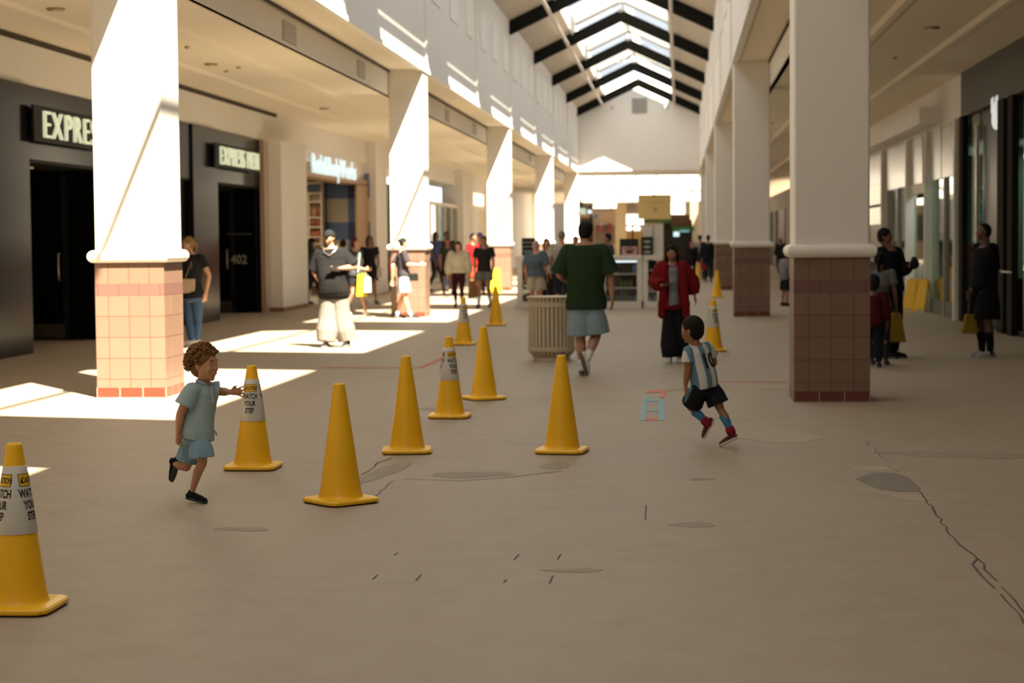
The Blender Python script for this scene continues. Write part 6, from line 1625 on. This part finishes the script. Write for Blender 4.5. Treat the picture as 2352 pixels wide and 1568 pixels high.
c = P2('dark dressed person far off between the first and second right pillars', 1793, 547, 628, 0, fem=True, fit=1.3, hair='bob', hairc=HBLK, skin=SK3, shirt=dict(c=(0.02, 0.018, 0.015), sleeve=1.8, off=0.04), pants=dict(c=BLK), shoes=(BLK, None))
# right walkway
def _blk(c):
    MB().ell(c['J']['LW'] + np.array([0.05, -0.02, 0.02]), (0.06, 0.05, 0.07), n=12, m=8).build('dark_glove', cloth(BLK, 'glove'), c['t'], smooth=True)
c = person('person in black tracksuit raising a forearm in the right walkway', 2046, 519, 822, face=55, fit=1.05, vox=0.009, skin=(0.20, 0.09, 0.06), headdir=75, hair='short', hairc=HBLK, fingers=1.1,
       J=dict(head=(2032, 543, 0), LS=(2060, 580, 0.08), LE=(2070, 624, 0.05), LW=(2091, 609, -0.1), RS=(2024, 580, -0.06), RE=(2026, 630, -0.1), RW=(2040, 668, -0.12)), hands=dict(L=dict(d=(0.5, 0, 0.8), curl=1.0)),
       shirt=dict(c=(0.008, 0.009, 0.010), sleeve=1.9, off=0.028, sr=1.25, name='jacket'), pants=dict(c=(0.008, 0.009, 0.010), off=0.02, hem=1.1), shoes=((0.012, 0.012, 0.012), (0.08, 0.08, 0.08)), extras=_blk)
bag(c, 'large yellow-olive shopping bag between the black tracksuit person and the grey T-shirt youth', 2036, 718, 2082, 786, -0.25, cloth((0.20, 0.13, 0.015), 'bag'), hand=at_y(2045, 705, c['g'][1] - 0.22), th=0.14, taper=0.45)
c = P2('youth with dark ponytail in grey T-shirt and jeans beside the nearest right pillar', 2019, 576, 838, 165, fem=True, vox=0.009, hair='pony', hairc=HBLK, skin=(0.18, 0.08, 0.05), shirt=dict(c=(0.13, 0.125, 0.12), sleeve=0.6, off=0.02), pants=dict(c=(0.035, 0.045, 0.05), off=0.012), shoes=((0.08, 0.08, 0.08), (0.2, 0.2, 0.2)))
c = P2('small child in dark cap and dark red top closest to the nearest right pillar', 2005, 626, 843, 170, child=True, vox=0.009, hair='short', hairc=HBLK, skin=(0.18, 0.08, 0.05), shirt=dict(c=(0.06, 0.008, 0.010), sleeve=1.8, off=0.02), pants=dict(c=(0.012, 0.016, 0.02), off=0.015), shoes=((0.03, 0.03, 0.03), (0.15, 0.15, 0.15)), extras=lambda c: c['cap']((0.015, 0.02, 0.025)))
c = person('person in black T-shirt, black shorts and white shoes standing at the dark right-hand shop', 2262, 510, 820, face=-70, fit=1.15, vox=0.009, belly=0.01, skin=(0.13, 0.06, 0.04), headdir=-88, hair='buzz', hairc=HBLK, fingers=1.1,
       shirt=dict(c=(0.007, 0.007, 0.008), sleeve=0.95, off=0.022, sr=1.2, hem=-0.06), pants=dict(c=(0.006, 0.006, 0.007), kind='shorts', len=1.0, hem=1.35, off=0.03), socks=dict(c=(0.008, 0.008, 0.008), up=0.6), shoes=((0.40, 0.38, 0.37), (0.45, 0.43, 0.42)),
       J=dict(LE=(2280, 618, -0.1), LW=(2268, 662, -0.14), RE=(2246, 622, 0.1), RW=(2232, 665, 0.05)))
bag(c, 'dark yellow bag held low by the person in white shoes at the right', 2211, 722, 2248, 766, -0.1, cloth((0.22, 0.15, 0.015), 'bag'), hand='RW', th=0.14, taper=0.6)
